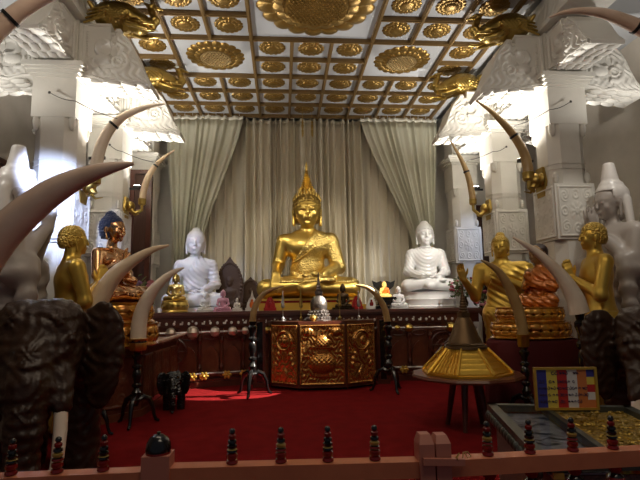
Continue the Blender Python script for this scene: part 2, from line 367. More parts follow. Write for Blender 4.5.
    def mesh(s, name, D=None, scale=(1, 1, 1)):
        D = s.D if D is None else D
        D = D.copy(); D[0] = D[-1] = 9; D[:, 0] = D[:, -1] = 9; D[:, :, 0] = D[:, :, -1] = 9
        I = D < 0; n = I.shape
        cs = np.zeros((n[0]-1, n[1]-1, n[2]-1), np.int8)
        for a in (0, 1):
            for b in (0, 1):
                for c in (0, 1): cs += I[a:n[0]-1+a, b:n[1]-1+b, c:n[2]-1+c]
        act = (cs > 0) & (cs < 8); idx = np.argwhere(act); num = np.full(cs.shape, -1, np.int64); num[act] = np.arange(len(idx))
        acc = np.zeros((len(idx), 3)); cnt = np.zeros(len(idx))
        cr = [(a, b, c) for a in (0, 1) for b in (0, 1) for c in (0, 1)]
        for p in cr:
            for ax in range(3):
                if p[ax] == 0:
                    q = list(p); q[ax] = 1
                    d0 = D[idx[:, 0]+p[0], idx[:, 1]+p[1], idx[:, 2]+p[2]]; d1 = D[idx[:, 0]+q[0], idx[:, 1]+q[1], idx[:, 2]+q[2]]
                    m = (d0 < 0) != (d1 < 0); t = np.where(m, d0/np.where(m, d0-d1, 1), 0)
                    v = np.array(p, float)[None, :]+0*acc; v[:, ax] = t; acc += v*m[:, None]; cnt += m
        V = (idx+acc/cnt[:, None])*s.h+s.lo[None, :]; V = V*np.array(scale)
        F = []
        for ax in range(3):
            o1, o2 = [(1, 2), (2, 0), (0, 1)][ax]
            A = [slice(None)]*3; B = [slice(None)]*3; A[ax] = slice(0, n[ax]-1); B[ax] = slice(1, n[ax])
            ch = I[tuple(A)] != I[tuple(B)]; e = np.argwhere(ch); ins = I[tuple(A)][ch]
            ok = (e[:, o1] > 0) & (e[:, o2] > 0) & (e[:, o1] < n[o1]-1) & (e[:, o2] < n[o2]-1); e = e[ok]; ins = ins[ok]
            def cell(d1, d2):
                q = e.copy(); q[:, o1] -= d1; q[:, o2] -= d2; return num[q[:, 0], q[:, 1], q[:, 2]]
            a, b, c, d = cell(1, 1), cell(0, 1), cell(0, 0), cell(1, 0)
            q = np.stack([a, b, c, d], 1); q[~ins] = q[~ins][:, ::-1]; F.append(q)
        F = np.concatenate(F); me = bpy.data.meshes.new(name)
        me.vertices.add(len(V)); me.vertices.foreach_set('co', V.astype(np.float32).ravel())
        me.loops.add(F.size); me.loops.foreach_set('vertex_index', F.ravel().astype(np.int32))
        me.polygons.add(len(F)); me.polygons.foreach_set('loop_start', np.arange(0, F.size, 4, dtype=np.int32))
        me.update(calc_edges=True); me.validate()
        return me
    def build(s, name, m, parent=None, D=None, scale=(1, 1, 1), loc=None, rot=None):
        return link_mesh(name, s.mesh(name, D, scale), m, parent, True, loc, rot, None)

# ================================================================== THE ROOM
CEIL = 6.26
XL, XR = -3.0, 4.2              # inner faces of the two column rows
YB = 12.75
def sbox(name, c, d, m, parent=None):
    o = MB().box(c, d).build(name, m, parent, smooth=False)
    if not parent: struct(o)
    return o
sbox('floor', (0.6, 6.2, -0.05), (12.6, 13.6, 0.1), M['carpet'])
sbox('wall_left', (-5.55, 6.2, 3.2), (0.2, 13.6, 6.5), M['wall'])
sbox('wall_right', (6.8, 6.2, 3.2), (0.2, 13.6, 6.5), M['wall'])
sbox('wall_back', (0.6, YB+0.12, 3.2), (12.6, 0.2, 6.5), M['plaster'])
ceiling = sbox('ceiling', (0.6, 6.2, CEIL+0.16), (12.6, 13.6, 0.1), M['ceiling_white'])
# ceiling field between the columns hangs a little lower, with its grid of gilt beams
GX0, GY0, GS = -1.994, 8.336, 0.731
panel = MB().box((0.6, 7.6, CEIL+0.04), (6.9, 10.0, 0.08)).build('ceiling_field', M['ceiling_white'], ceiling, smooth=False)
def gx(i): return GX0+GS*i
def gy(j): return GY0+GS*j
def beam(x0, y0, x1, y1, w=0.066):
    cx, cy = (x0+x1)/2, (y0+y1)/2
    e = 0.003 if abs(x1-x0) > abs(y1-y0) else 0.0
    mb = MB().box((cx, cy, CEIL-0.035+e), (abs(x1-x0)+w-e, abs(y1-y0)+w-e, 0.07)); mb.box((cx, cy, CEIL-0.076+e), (abs(x1-x0)+w*0.45, abs(y1-y0)+w*0.45, 0.02))
    mb.build('ceiling_beam', M['beam'], ceiling, smooth=False)
R0, R1_ = -4, 5
for i in (-1, 0, 2, 5, 7, 8): beam(gx(i), gy(R0), gx(i), gy(R1_)+0.2)
for i in (3, 4): beam(gx(i), gy(0), gx(i), gy(R1_)+0.2); beam(gx(i), gy(-4), gx(i), gy(-3))
for i in (1, 6): beam(gx(i), gy(R0), gx(i), gy(0)); beam(gx(i), gy(2), gx(i), gy(R1_)+0.2)
for j in (-3, 0, 2, 3, 4, 5): beam(gx(-1), gy(j), gx(8), gy(j))
for j in (-1, -2):
    beam(gx(-1), gy(j), gx(2), gy(j)); beam(gx(5), gy(j), gx(8), gy(j))
beam(gx(-1), gy(1), gx(0), gy(1)); beam(gx(2), gy(1), gx(5), gy(1)); beam(gx(7), gy(1), gx(8), gy(1))

def medallion_mb(r, n, big=False):
    """scalloped lotus disc seen from below; local z up into the ceiling"""
    mb = MB(); seg = n*8; rings = []
    prof = [(1.0, 0.0, 1), (0.97, 0.16, 1), (0.80, 0.24, 1), (0.74, 0.20, .6), (0.70, 0.34, .6), (0.52, 0.42, .5), (0.48, 0.36, .2), (0.44, 0.46, 0), (0.25, 0.56, 0), (0.0001, 0.60, 0)]
    if big: prof = [(1.0, 0.0, 1), (0.97, 0.10, 1), (0.76, 0.22, 1), (0.72, 0.15, .7), (0.68, 0.24, .7), (0.56, 0.30, .5), (0.54, 0.24, 0), (0.40, 0.27, 0), (0.2, 0.28, 0), (0.0001, 0.28, 0)]
    vs = [];
    for (q, h, m) in prof:
        for k in range(seg):
            a = 2*PI*k/seg; sc = abs(math.sin(n*a/2))
            rr = r*q*(1-0.085*m*(1-sc**0.7)); hh = r*0.36*h*(0.80+0.20*(sc if m else 1))
            vs.append((rr*math.cos(a), rr*math.sin(a), -hh))
    fs = []
    for i in range(len(prof)-1):
        for k in range(seg):
            k2 = (k+1) % seg; fs.append((i*seg+k, (i+1)*seg+k, (i+1)*seg+k2, i*seg+k2))
    fs.append(tuple(range(seg)))
    return mb.add(vs, fs)
small = medallion_mb(0.25, 16)
small_me = None
ordn = ['leftmost', 'second from the left', 'third from the left', 'fourth from the left', 'middle', 'fourth from the right', 'third from the right', 'second from the right', 'rightmost']
rown = {4: 'row by the curtains', 3: 'second row from the curtains', 2: 'third row from the curtains', 1: 'fourth row from the curtains', 0: 'fifth row from the curtains', -1: 'sixth row from the curtains', -2: 'seventh row from the curtains', -3: 'eighth row from the curtains'}
for j in (4, 3, 2, 1, 0, -1, -2):
    cols = list(range(-1, 8)) if j >= 2 else ([-1, 2, 3, 4, 7] if j >= 0 else [-1, 0, 1, 5, 6, 7])
    for q, i in enumerate(cols):
        if small_me is None:
            o = small.build('ceiling_medallion', M['gold_med'], None, True, angle=0.9); small_me = o
        else:
            o = small_me.copy(); COL.objects.link(o)
        o.location = (gx(i+.5), gy(j+.5), CEIL-0.001); o.rotation_euler = (0, 0, random.uniform(-.1, .1))
        tail = ordn[q] if len(cols) == 9 else ordn[q] if q < (len(cols)+1)//2 and not (len(cols) == 5 and q == 2) else ('middle' if len(cols) == 5 and q == 2 else ordn[9-len(cols)+q])
        tag(o, 'small gold lotus medallion, %s in the %s' % (tail, rown[j]), 'ceiling medallion', 'small gold medallions in the ceiling panels')
def big_medallion(cx, cy, r, n, label):
    t = thing('large_ceiling_medallion', label, 'ceiling medallion', (cx, cy, CEIL-0.001), 0, 'large gold lotus medallions of the ceiling')
    medallion_mb(r, n, True).build('lotus_petals', M['gold_med'], t, True, angle=0.9)
    mb = MB(); rr = r*0.52; nn = 9 if r < 0.8 else 15; st = 2*rr/nn; 
    mb.lathe([(rr, -r*0.10), (rr, -r*0.115), (0.001, -r*0.13)], 32)
    for a in range(-nn, nn+1):
        for b in range(-nn, nn+1):
            x = (a+0.5*(b % 2))*st*0.98; y = b*st*0.85
            if x*x+y*y < (rr*0.93)**2: mb.ell((x, y, -r*0.125), (st*0.36, st*0.36, st*0.36), nu=6, nv=4)
    mb.build('seed_head', M['gold_seed'] if r < 0.8 else M['gold_med'], t, True)
big_medallion(gx(1), gy(1), 0.56, 20, 'large oval-looking gold lotus medallion with pale seed head, left of ceiling centre')
big_medallion(gx(6), gy(1), 0.56, 20, 'large oval-looking gold lotus medallion with pale seed head, right of ceiling centre')
big_medallion(gx(3.5), gy(-1.5), 0.98, 18, 'biggest gold lotus medallion at top centre of the ceiling')

# long carved beams over the column rows
def trim(name, c, d): return sbox(name, c, d, M['carved_plaster'])
trim('trim_1', (XL-0.32, 7.2, 6.03), (0.62, 11.0, 0.52)); trim('trim_2', (XR+0.32, 7.2, 6.03), (0.62, 11.0, 0.52))
sbox('trim_3', (XL+0.02, 7.2, 5.80), (0.10, 11.0, 0.06), M['plaster']); sbox('trim_4', (XR-0.02, 7.2, 5.80), (0.10, 11.0, 0.06), M['plaster'])

# ------------------------------------------------------------------ columns
ARM = [(0, 5.74), (.46, 5.74), (.47, 5.60), (.52, 5.59), (.53, 5.66), (.60, 5.66), (.64, 5.58), (.72, 5.50), (.80, 5.36), (.86, 5.20), (.94, 5.02), (1.08, 4.80), (1.06, 4.74), (.92, 4.80), (.76, 4.78), (.56, 4.83), (.40, 4.80), (.22, 4.86), (0, 4.88)]
ARM_CACHE = []
def arm_mb():
    if not ARM_CACHE: ARM_CACHE.append(arm_shape())
    return ARM_CACHE[0]
def arm_shape():
    """arm growing along +x from the column face, 0.5 wide in y"""
    mb = MB(); mb.prism(ARM, -0.249, 0.249, 'xz')
    xo = np.array([p[0] for p in ARM[:12]]); zo = np.array([p[1] for p in ARM[:12]]); xi = np.linspace(0, 1.03, 84); nz = 64
    top = np.interp(xi, np.maximum.accumulate(xo+np.arange(12)*1e-5), zo); low = np.interp(xi, [0, .22, .40, .56, .76, .92, 1.06], [4.88, 4.86, 4.80, 4.83, 4.78, 4.80, 4.74])
    V = np.linspace(0, 1, nz)[None, :]; X = np.repeat(xi[:, None], nz, 1); Z = low[:, None]+(top-low)[:, None]*V
    V = np.repeat(V, len(xi), 0); dE = np.minimum(np.minimum(V, 1-V)*(top-low)[:, None], np.minimum(X, 1.06-X))
    H = np.where((dE > 0.02) & (dE < 0.055), 0.020, 0.0)
    H = np.maximum(H, 0.022*(np.abs(X-0.125) < 0.018)*(np.sin(Z*85)**2)*(Z > 4.98)*(Z < 5.62))
    def tub(cx, cz, R, a0, a1, w0, w1, hh):
        a = np.mod(np.arctan2(Z-cz, X-cx)-a0, 2*PI); f = a/((a1-a0)); w = w0+(w1-w0)*np.clip(f, 0, 1); q = np.abs(np.sqrt((X-cx)**2+(Z-cz)**2)-R)/w
        return np.where((f <= 1) & (q < 1), hh*np.sqrt(np.clip(1-q*q, 0, 1)), 0)
    e = ((X-.36)/.13)**2+((Z-5.16)/.085)**2; H = np.maximum(H, np.where(e < 1, .05*np.sqrt(np.clip(1-e, 0, 1)), 0))
    H = np.maximum(H, tub(.40, 5.34, .13, 2.2, 5.3, .05, .03, .045)); H = np.maximum(H, tub(.40, 5.33, .12, 0.5, 2.3, .028, .04, .04)); H = np.maximum(H, tub(.27, 5.12, .10, 2.4, 5.2, .02, .035, .03))
    H = np.maximum(H, tub(.58, 5.14, .15, 4.2, 7.5, .05, .02, .035)); H = np.maximum(H, tub(.58, 5.14, .07, 0, 6.2, .025, .02, .03))
    pl = (X > .55) & (dE > .06); H = np.where(pl, np.maximum(H, .020*(0.5+0.5*np.sin(70*(X*.8+Z*.45)+3*np.sin(Z*22)))), H)
    pl2 = (X > .16) & (X < .55) & (Z < 5.02) & (dE > .06); H = np.where(pl2, np.maximum(H, .016*(0.5+0.5*np.sin(55*X)*np.sin(50*Z))), H)
    for sy in (-1, 1):
        n0 = [(X[i, j], sy*(0.25+H[i, j]), Z[i, j]) for i in range(len(xi)) for j in range(nz)]
        fs = [(i*nz+j, (i+1)*nz+j, (i+1)*nz+j+1, i*nz+j+1) for i in range(len(xi)-1) for j in range(nz-1)]
        mb.add(n0, fs if sy < 0 else [tuple(reversed(f)) for f in fs])
    # lotus petals of the underside
    for row, (x0, n, L) in enumerate(((0.92, 3, .20), (0.72, 4, .20), (0.50, 4, .18), (0.28, 4, .16))):
        for k in range(n):
            y = (k-(n-1)/2)*0.5/n*1.05
            mb.ell((x0, y, 4.80+0.01*row), (L*0.75, 0.5/n*0.52, 0.05), (0, 0.30-0.08*row, y*0.5), nu=10, nv=6)
    return mb
def panel_fn(U, V):
    r = np.sqrt(U*U+V*V); a = np.arctan2(V, U)
    petals = 0.5+0.5*np.cos(8*a); f = np.where(r < 0.42, 0.016*(0.35+0.65*petals)*(1-(r/0.42)**4), 0)
    f = np.where(r < 0.13, 0.022, f)
    rr = np.sqrt((np.abs(U)-0.62)**2+(np.abs(V)-0.62)**2); f = np.maximum(f, np.where(rr < 0.26, 0.012*(0.5+0.5*np.sin(rr*42+np.arctan2(np.abs(V)-.62, np.abs(U)-.62)*2)), 0))
    rs = np.sqrt((np.minimum(np.abs(U), np.abs(V)))**2+(np.maximum(np.abs(U), np.abs(V))-0.66)**2); f = np.maximum(f, np.where(rs < 0.2, 0.012*(0.5+0.5*np.cos(rs*38)), 0))
    fr = np.maximum(np.abs(U), np.abs(V)); return np.where(fr > 0.90, 0.018, np.where(fr > 0.86, 0, f))
def octo(w, c): h = w/2; return [(-h+c, -h), (h-c, -h), (h, -h+c), (h, h-c), (h-c, h), (-h+c, h), (-h, h-c), (-h, -h+c)]
def column(xc, yc, label, arms, fullw=0.62):
    t = thing('column', label, 'column', (xc, yc, 0), 0, 'white carved columns of the shrine room')
    w = fullw; sh = MB(); z0 = 0.0
    sh.prism(octo(w-0.02, 0.14), 0.3, 2.4, 'xy'); sh.box((0, 0, 0.15), (w+0.04, w+0.04, 0.3))
    sh.prism(octo(w-0.02, 0.14), 3.28, 4.25, 'xy'); sh.box((0, 0, 4.56), (w, w, 0.64)); sh.box((0, 0, 5.2), (w*0.92, w*0.92, 1.2))
    for sx in (-1, 1):
        for sy in (-1, 1):
            sh.ell((sx*(w/2-0.055), sy*(w/2-0.055), 4.18), (0.05, 0.05, 0.14), nu=8, nv=6)
            sh.ell((sx*(w/2-0.05), sy*(w/2-0.05), 3.38), (0.045, 0.045, 0.09), nu=8, nv=6)
    for z in (3.52, 3.60): sh.prism(octo(w, 0.14), z, z+0.012, 'xy')
    sh.build('shaft', M['plaster'], t, smooth=False)
    bl = MB().box((0, 0, 2.84), (w+0.03, w+0.03, 0.87)).build('carved_block', M['plaster'], t, smooth=False)
    for k in range(4):
        M4 = Matrix.Rotation(k*PI/2, 4, 'Z')@Matrix.Translation((0, -(w+0.03)/2+0.004, 2.84))
        if k in (0, 1, 3): MB().relief(w*0.94, 0.80, panel_fn, 66, 80, 0.012, M4).build('relief_panel', M['plaster'], bl, angle=None)
    cn = MB()
    for z, e, h in ((4.84, 0.025, 0.05), (4.89, 0.06, 0.05), (4.94, 0.09, 0.04), (4.98, 0.12, 0.07)): cn.box((0, 0, z+h/2), (w+2*e, w+2*e, h))
    cn.build('cornice', M['plaster'], t, smooth=False)
    for k in arms:
        a = {'+x': 0, '+y': PI/2, '-x': PI, '-y': -PI/2}[k]
        d = Vector((math.cos(a), math.sin(a), 0))*(w/2-0.02)
        b = arm_mb().build('lotus_bracket', M['bracket_plaster'], t, True, loc=d, rot=(0, 0, a), angle=0.5)
        if k == '-y': b.scale = (1, 1, 0.74); b.location.z = 5.74*0.26
    return t
w_ = 0.62
column(XL-w_/2, 7.1+w_/2, 'nearest white column on the left, in bluish light behind the pale crowned statue', ('+x', '-x', '-y'))
column(XR+w_/2, 7.1+w_/2, 'nearest white column on the right, behind the folded-hands gold monk', ('-x', '+x', '-y'))
column(XL-w_/2, 9.2+w_/2, 'second white column on the left, behind the blue-haired statue', ('+x', '-x', '-y'))
column(XR+w_/2, 9.2+w_/2, 'second white column on the right, behind the gold Buddha with raised arm', ('-x', '+x', '-y'))
column(XL-w_/2, 11.5+w_/2, 'farthest white column on the left, beside the curtain', ('-y',))
column(XR+w_/2, 11.5+w_/2, 'farthest white column on the right, beside the curtain in bluish light', ('-y',))

# wall behind the columns: pilaster panels and dark doors
def door(n, x, w, h, YB=YB):
    d = struct(MB().box((x, YB-0.02, h/2), (w, 0.08, h)).build('door_%d' % n, M['door_wood'], None, smooth=False))
    fr = MB()
    for sx in (-1, 1): fr.box((x+sx*(w/2+0.05), YB-0.03, h/2), (0.1, 0.14, h))
    fr.box((x, YB-0.03, h+0.05), (w+0.2, 0.14, 0.1)); fr.build('door_frame', M['wood_dark'], d, smooth=False)
    lf = MB()
    for k in range(4): lf.box((x, YB-0.07, 0.5+k*0.8), (w*0.8, 0.03, 0.55))
    lf.build('door_panel', M['door_wood'], d, smooth=False)
d0, d1 = at(133, 200, 11.35), at(150, 200, 11.35); door(1, (d0.x+d1.x)/2, d1.x-d0.x-0.1, 4.5, 11.35)
d0, d1 = at(466, 200, YB), at(489, 200, YB); door(2, (d0.x+d1.x)/2, d1.x-d0.x-0.1, 3.95)
# dark wooden panelling high on the left aisle wall
wp = MB().box((-5.41, 8.4, 2.15), (0.06, 6.2, 4.3)); 
for k in range(6): wp.box((-5.37, 5.8+k*1.05, 2.15), (0.04, 0.08, 4.3))
wp.box((-5.36, 8.4, 4.28), (0.08, 6.2, 0.1)); struct(wp.build('trim_5', M['door_wood'], None, smooth=False))

# ------------------------------------------------------------------ curtains
def cloth_panel(name, label, topf, foldf, m, nx, nz, ztop, zbot, xf, yf, group='curtains behind the altar'):
    """closed cloth sheet; xf(u,v), yf(u,v) with u along the cloth, v 0 top..1 bottom"""
    vs = []; th = 0.008
    for s in (0, 1):
        for i in range(nx):
            for j in range(nz):
                u, v = i/(nx-1), j/(nz-1)
                vs.append((xf(u, v), yf(u, v)+s*th, ztop+(zbot-ztop)*v))
    n = nx*nz; fs = []
    for i in range(nx-1):
        for j in range(nz-1):
            a, b, c, d = i*nz+j, (i+1)*nz+j, (i+1)*nz+j+1, i*nz+j+1
            fs.append((a, d, c, b)); fs.append((a+n, b+n, c+n, d+n))
    for i in range(nx-1):
        fs.append((i*nz, (i+1)*nz, (i+1)*nz+n, i*nz+n)); fs.append((i*nz+nz-1, i*nz+nz-1+n, (i+1)*nz+nz-1+n, (i+1)*nz+nz-1))
    for j in range(nz-1):
        fs.append((j, j+n, j+1+n, j+1)); k = (nx-1)*nz; fs.append((k+j, k+j+1, k+j+1+n, k+j+n))
    return MB().add(vs, fs)
YC = 12.15
def wob(u, n, ph=0.0): 
    p = u*n*2*PI+1.3*math.sin(u*n*1.1+ph)+0.9*math.sin(u*n*2.3+1+ph)
    q = math.sin(p); return (1 if q > 0 else -1)*abs(q)**0.75*(0.8+0.3*math.sin(u*n*1.7+ph))+0.18*math.sin(2*p+1)
def curtain(label, x0, x1, n, m, hdr, ph=0.0, xfun=None, y0=YC, amp=0.075, rings=True):
    t = thing('curtain', label, 'curtain', (0, 0, 0), 0)
    xf = xfun or (lambda u, v: x0+(x1-x0)*u+0.012*math.sin(u*n*7+v*2))
    yf = lambda u, v: y0+amp*(0.75+0.35*v)*wob(u, n, ph)+0.02*math.sin(v*3+u*9)
    nx = int(n*16)+1
    cloth_panel('cloth', '', None, None, m, nx, 26, 6.10, 0.9, xf, yf).build('cloth', m, t, True, angle=None)
    # pale stiff header band in front of the rail
    h = cloth_panel('h', '', None, None, m, nx, 3, 6.19, 6.10, lambda u, v: xf(u, 0), lambda u, v: yf(u, 0)-0.004)
    h.build('header_band', hdr, t, True, angle=None)
    if rings:
        for k in range(int(n)):
            u = (k+0.5)/n; x = xf(u, 0)
            MB().tube([(x, y0+0.03*math.cos(a), 6.225+0.035*math.sin(a)) for a in np.linspace(0, 2*PI, 12)], 0.007, 6).build('ring', M['steel'], t)
    return t
curtain('straight beige middle curtain in narrow folds behind the gold Buddha', -0.98, 2.08, 18, M['curtain'], M['curtain'], 0.3, amp=0.135)
curtain('straight beige curtain under the left drape, behind the bluish white Buddha', -2.75, -0.98, 9, M['curtain'], M['curtain'], 1.1, y0=YC+0.12, rings=False, amp=0.05)
curtain('straight beige curtain under the right drape, behind the white Buddha on the right', 2.08, 3.9, 9, M['curtain'], M['curtain'], 2.1, y0=YC+0.12, rings=False, amp=0.05)
def lerp(a, b, t): return a+(b-a)*t
def drapeL(u, v):
    s = min(v/0.62, 1.0); s = s*s*(3-2*s)*0.35+s*0.65; a = -2.88; b = lerp(-0.96, -1.95, s)
    return lerp(lerp(a, -2.62, s), b, u)
def drapeR(u, v):
    s = min(v/0.62, 1.0); s = s*s*(3-2*s)*0.35+s*0.65; a = lerp(2.02, 3.28, s)
    return lerp(a, lerp(4.02, 3.82, s), u)
curtain('left drape with pale top band, swept aside toward the left column', 0, 0, 10, M['curtain_side'], M['header'], 0.7, drapeL, YC-0.2, 0.06)
curtain('right drape with pale top band, swept aside toward the right column', 0, 0, 10, M['curtain_side'], M['header'], 2.7, drapeR, YC-0.2, 0.06)
rail = MB().tube([(-2.95, YC+0.0, 6.235), (4.15, YC+0.0, 6.235)], 0.016, 10).build('curtain_rail', M['steel'])
tag(rail, 'long metal curtain rail under the ceiling edge, carrying the curtains', 'curtain rail')
for k, (px, lab) in enumerate(((302.5, 'small gold pendant on a thread before the curtain, left of the pair'), (312, 'small gold pendant on a thread before the curtain, right of the pair'))):
    p = at(px, 124, 11.3); t = thing('hanging_pendant', lab, 'pendant', (p.x, p.y, 5.7), 0, 'pair of small gold pendants under the ceiling')
    MB().tube([(0, 0, 0.18), (0, 0, CEIL-5.7-0.09)], 0.004, 5).build('thread', M['gold_old'], t)
    MB().lathe([(0.004, -0.28), (0.022, -0.22), (0.03, -0.1), (0.018, -0.08), (0.034, 0.02), (0.02, 0.06), (0.03, 0.1), (0.012, 0.15), (0.004, 0.19)], 12).build('pendant_body', M['gold_old'], t)

# ================================================================== STATUES
def sc3(S, c): return tuple(S*v for v in c)
def seated(h=0.012, pose='earth', nar=1.0, headw=0.130, curls=0.005, sash=True, ush=1.0, legw=1.0):
    """cross-legged figure facing -y, seat at z=0, skull top at about z=1 (unit scale). returns dict of fields"""
    S = Sculpt((-0.56, -0.50, -0.03), (0.56, 0.24, 1.16), h)
    a = nar; b = nar*legw
    S.ell((0, 0.02, 0.10), (0.24*a, 0.17, 0.12), 0.05)
    S.ell((0, 0.0, 0.28), (0.175*a, 0.125, 0.22), 0.05)
    S.ell((0, -0.005, 0.48), (0.235*a, 0.135, 0.145), 0.05)
    S.cap((-0.19*a, 0.01, 0.540), (0.19*a, 0.01, 0.540), 0.080, 0.080, 0.05); S.ell((0, 0.01, 0.59), (0.17*a, 0.075, 0.085), 0.05)
    S.cap((0, 0.01, 0.58), (0, -0.005, 0.72), 0.072, 0.062, 0.03)
    for z in (0.655, 0.675): S.ell((0, 0, z), (0.072, 0.07, 0.006), 0.006)
    # legs
    for sx in (-1, 1):
        S.cap((0.10*sx, -0.02, 0.10), (0.385*sx*b, -0.19, 0.085), 0.115, 0.088, 0.04)
    S.cap((0.385*b, -0.21, 0.075), (-0.05, -0.36, 0.075), 0.080, 0.055, 0.03)
    S.cap((-0.385*b, -0.21, 0.080), (0.05, -0.34, 0.115), 0.082, 0.055, 0.03)
    S.ell((0.16*a, -0.345, 0.150), (0.085, 0.04, 0.028), 0.015, (0, 0, -0.1))
    Dleg = S.D.copy()
    # arms
    if pose == 'earth':
        S.cap((-0.250*a, 0.01, 0.545), (-0.315*a, 0.0, 0.31), 0.075, 0.058, 0.03); S.cap((-0.315*a, 0.0, 0.31), (-0.335*a, -0.22, 0.215), 0.058, 0.040, 0.025)
        S.hand((-0.335*a, -0.245, 0.205), (0.0, -0.55, -0.85), (0, 0.5, -0.3), 1.18, 0.35, 1)
    else:
        S.cap((-0.250*a, 0.01, 0.545), (-0.325*a, -0.03, 0.29), 0.075, 0.060, 0.03); S.cap((-0.325*a, -0.03, 0.29), (-0.12, -0.29, 0.205), 0.060, 0.040, 0.025)
        S.hand((-0.115, -0.30, 0.20), (1, -0.08, 0.0), (0, 0, 1), 1.05, 0.15, 1)
    S.cap((0.250*a, 0.01, 0.545), (0.325*a, -0.03, 0.29), 0.075, 0.060, 0.03); S.cap((0.325*a, -0.03, 0.29), (0.12, -0.28, 0.195), 0.060, 0.040, 0.025)
    S.hand((0.125, -0.29, 0.185), (-1, -0.10, 0.0), (0, 0, 1), 1.12, 0.15, -1)
    S.head((0, -0.01, 0.835), headw, 0.165, 0.145, k=0.018)
    X, Y, Z = S.grid()
    out = {'S': S, 'body': S.D}
    # robe: an inflated layer with folds, open over one shoulder
    if pose == 'earth':
        line = (X*0.55+(Z-0.50)*0.42-0.0)       # sash from the figure's far shoulder
        clip = np.maximum(np.maximum(-(X*0.9+(0.60-Z)*0.62-0.035), Z-0.64), 0.13-Z+0*X)
        clip = np.where((X > 0.24) & (Z < 0.60) & (Z > 0.235), np.minimum(clip, -0.02), clip)
        fold = 0.002*np.sin(60*X+20*Z)
        out['robe'] = np.maximum(S.D-0.010-fold, clip)
    elif pose == 'robe_both':
        c = np.sqrt((X*1.5)**2+(Z-0.74)**2); fold = 0.0045*np.sin(c*120)*(Z < 0.64)*(Z > 0.18)
        clip = np.maximum(Z-0.655, 0.22-Z); out['robe'] = np.maximum(S.D-0.012-fold, np.maximum(clip, 0.06-np.sqrt((Y+0.30)**2+(Z-0.17)**2+(X*0.45)**2)))
    else:
        c = np.sqrt((X-0.22)**2+(Z-0.66)**2); fold = 0.005*np.sin(c*115)
        clip = np.maximum(np.maximum(-(X*0.9+(0.60-Z)*0.50+0.02), Z-0.65), 0.22-Z)
        out['robe'] = np.maximum(S.D-0.010-fold*(Z > 0.2), np.maximum(clip, 0.09-np.sqrt((Y+0.32)**2+(Z-0.17)**2+(X*0.6)**2)))
    # skirt over the legs
    fl = 0.005*np.sin(np.sqrt((np.abs(X)-0.42)**2+(Z-0.3)**2)*75)
    out['skirt'] = np.maximum(Dleg-0.008-fl, np.maximum(Z-0.20, np.abs(X)*0+(0.03-np.abs(Y+0.345)-0*X)*(0)-1))
    H = Sculpt((-0.24, -0.22, 0.66), (0.24, 0.22, 1.20), h)
    w = headw
    H.ell((0, 0.012, 0.875), (w*1.07, 0.158, 0.155), 0.01); H.ell((0, 0.03, 0.78), (w*0.98, 0.12, 0.12), 0.03)
    H.ell((0, 0.02, 1.015+0.03*(ush-1)), (0.062, 0.062, 0.045*ush), 0.015)
    X2, Y2, Z2 = H.grid(); face = -(np.maximum(np.abs(X2)-w*0.84, np.maximum(Z2-0.915+0.35*X2*X2/w, Y2+0.055)))
    face = np.maximum(face, -(Y2+0.055+0*X2+0*Z2)) if False else face
    f = 340 if h < 0.011 else 230
    cu = curls*np.sin(X2*130)*np.sin(Y2*130+1)*np.sin(Z2*130)*2 if curls else 0
    out['H'] = H; out['hair'] = np.maximum(np.maximum(H.D-cu, face), 0.72-Z2)
    return out
def lotus_base(mb, r, z0, z1, n=18, c=(0, 0), flat=1.0, rows=2):
    """round pedestal with rings of petals"""
    h = z1-z0
    mb.lathe([(r*0.98, z0), (r*1.02, z0+h*0.05), (r*0.97, z0+h*0.12), (r*0.84, z0+h*0.45), (r*0.80, z0+h*0.5), (r*0.84, z0+h*0.56), (r*0.97, z0+h*0.88), (r*0.98, z0+h*0.97), (r*0.93, z1)], 40, (c[0], c[1], 0), flat=flat)
    for (zc, q, ti) in ((z0+h*0.28, 0.93, 0.5), (z0+h*0.74, 0.93, -0.35)):
        for k in range(n):
            a = 2*PI*k/n; x, y = c[0]+r*q*math.cos(a), c[1]+r*q*math.sin(a)*flat
            mb.ell((x, y, zc), (r*0.055, r*3.5/n, h*0.27), (0, ti*(1), a), nu=10, nv=8)
    return mb
def figure(name, label, cat, loc, s, mats, f, rz=0, group=None, sx=1.0):
    """assemble a seated statue: mats body/robe/hair/skirt"""
    t = thing(name, label, cat, loc, rz, group); S = f['S']; sc = (s*sx, s*sx, s)
    S.build('body', mats[0], t, f['body'], sc)
    if mats[1]: S.build('robe', mats[1], t, f['robe'], sc)
    if mats[2]: f['H'].build('hair', mats[2], t, f['hair'], sc)
    return t

# ---- the great gold Buddha
p = at(308, 299, 10.95); SM = 2.32
f = seated(0.0100, 'earth', 0.90, 0.132, 0.008, legw=1.12)
mainB = figure('buddha_statue', 'huge gilded Buddha seated on the altar with flame-topped head', 'statue', (p.x, p.y, 1.612), SM, (M['gold'], M['gold_robe'], M['gold_old']), f, 0.0)
fb = MB(); prof = [(0.075, 1.00), (0.085, 1.02), (0.05, 1.05)]
for k in range(9):
    z = 1.06+k*0.022; r = 0.066*(1-k/10.5); prof += [(r*0.8, z), (r*1.08, z+0.008), (r*0.75, z+0.016)]
prof += [(0.012, 1.265), (0.012, 1.30), (0.003, 1.345)]
fb.lathe([(r*SM, z*SM) for r, z in prof], 20, (0, 0.02*SM, 0))
for k in range(10):
    a = 2*PI*k/10; fb.tube([(0.07*SM*math.cos(a), 0.02*SM+0.07*SM*math.sin(a), 1.02*SM), (0.075*SM*math.cos(a), 0.02*SM+0.075*SM*math.sin(a), 1.06*SM), (0.05*SM*math.cos(a), 0.02*SM+0.05*SM*math.sin(a), 1.10*SM)], [0.02, 0.016, 0.002], 6)
fb.build('flame_finial', M['gold'], mainB)
cr = MB()   # crown of small spikes along the hairline
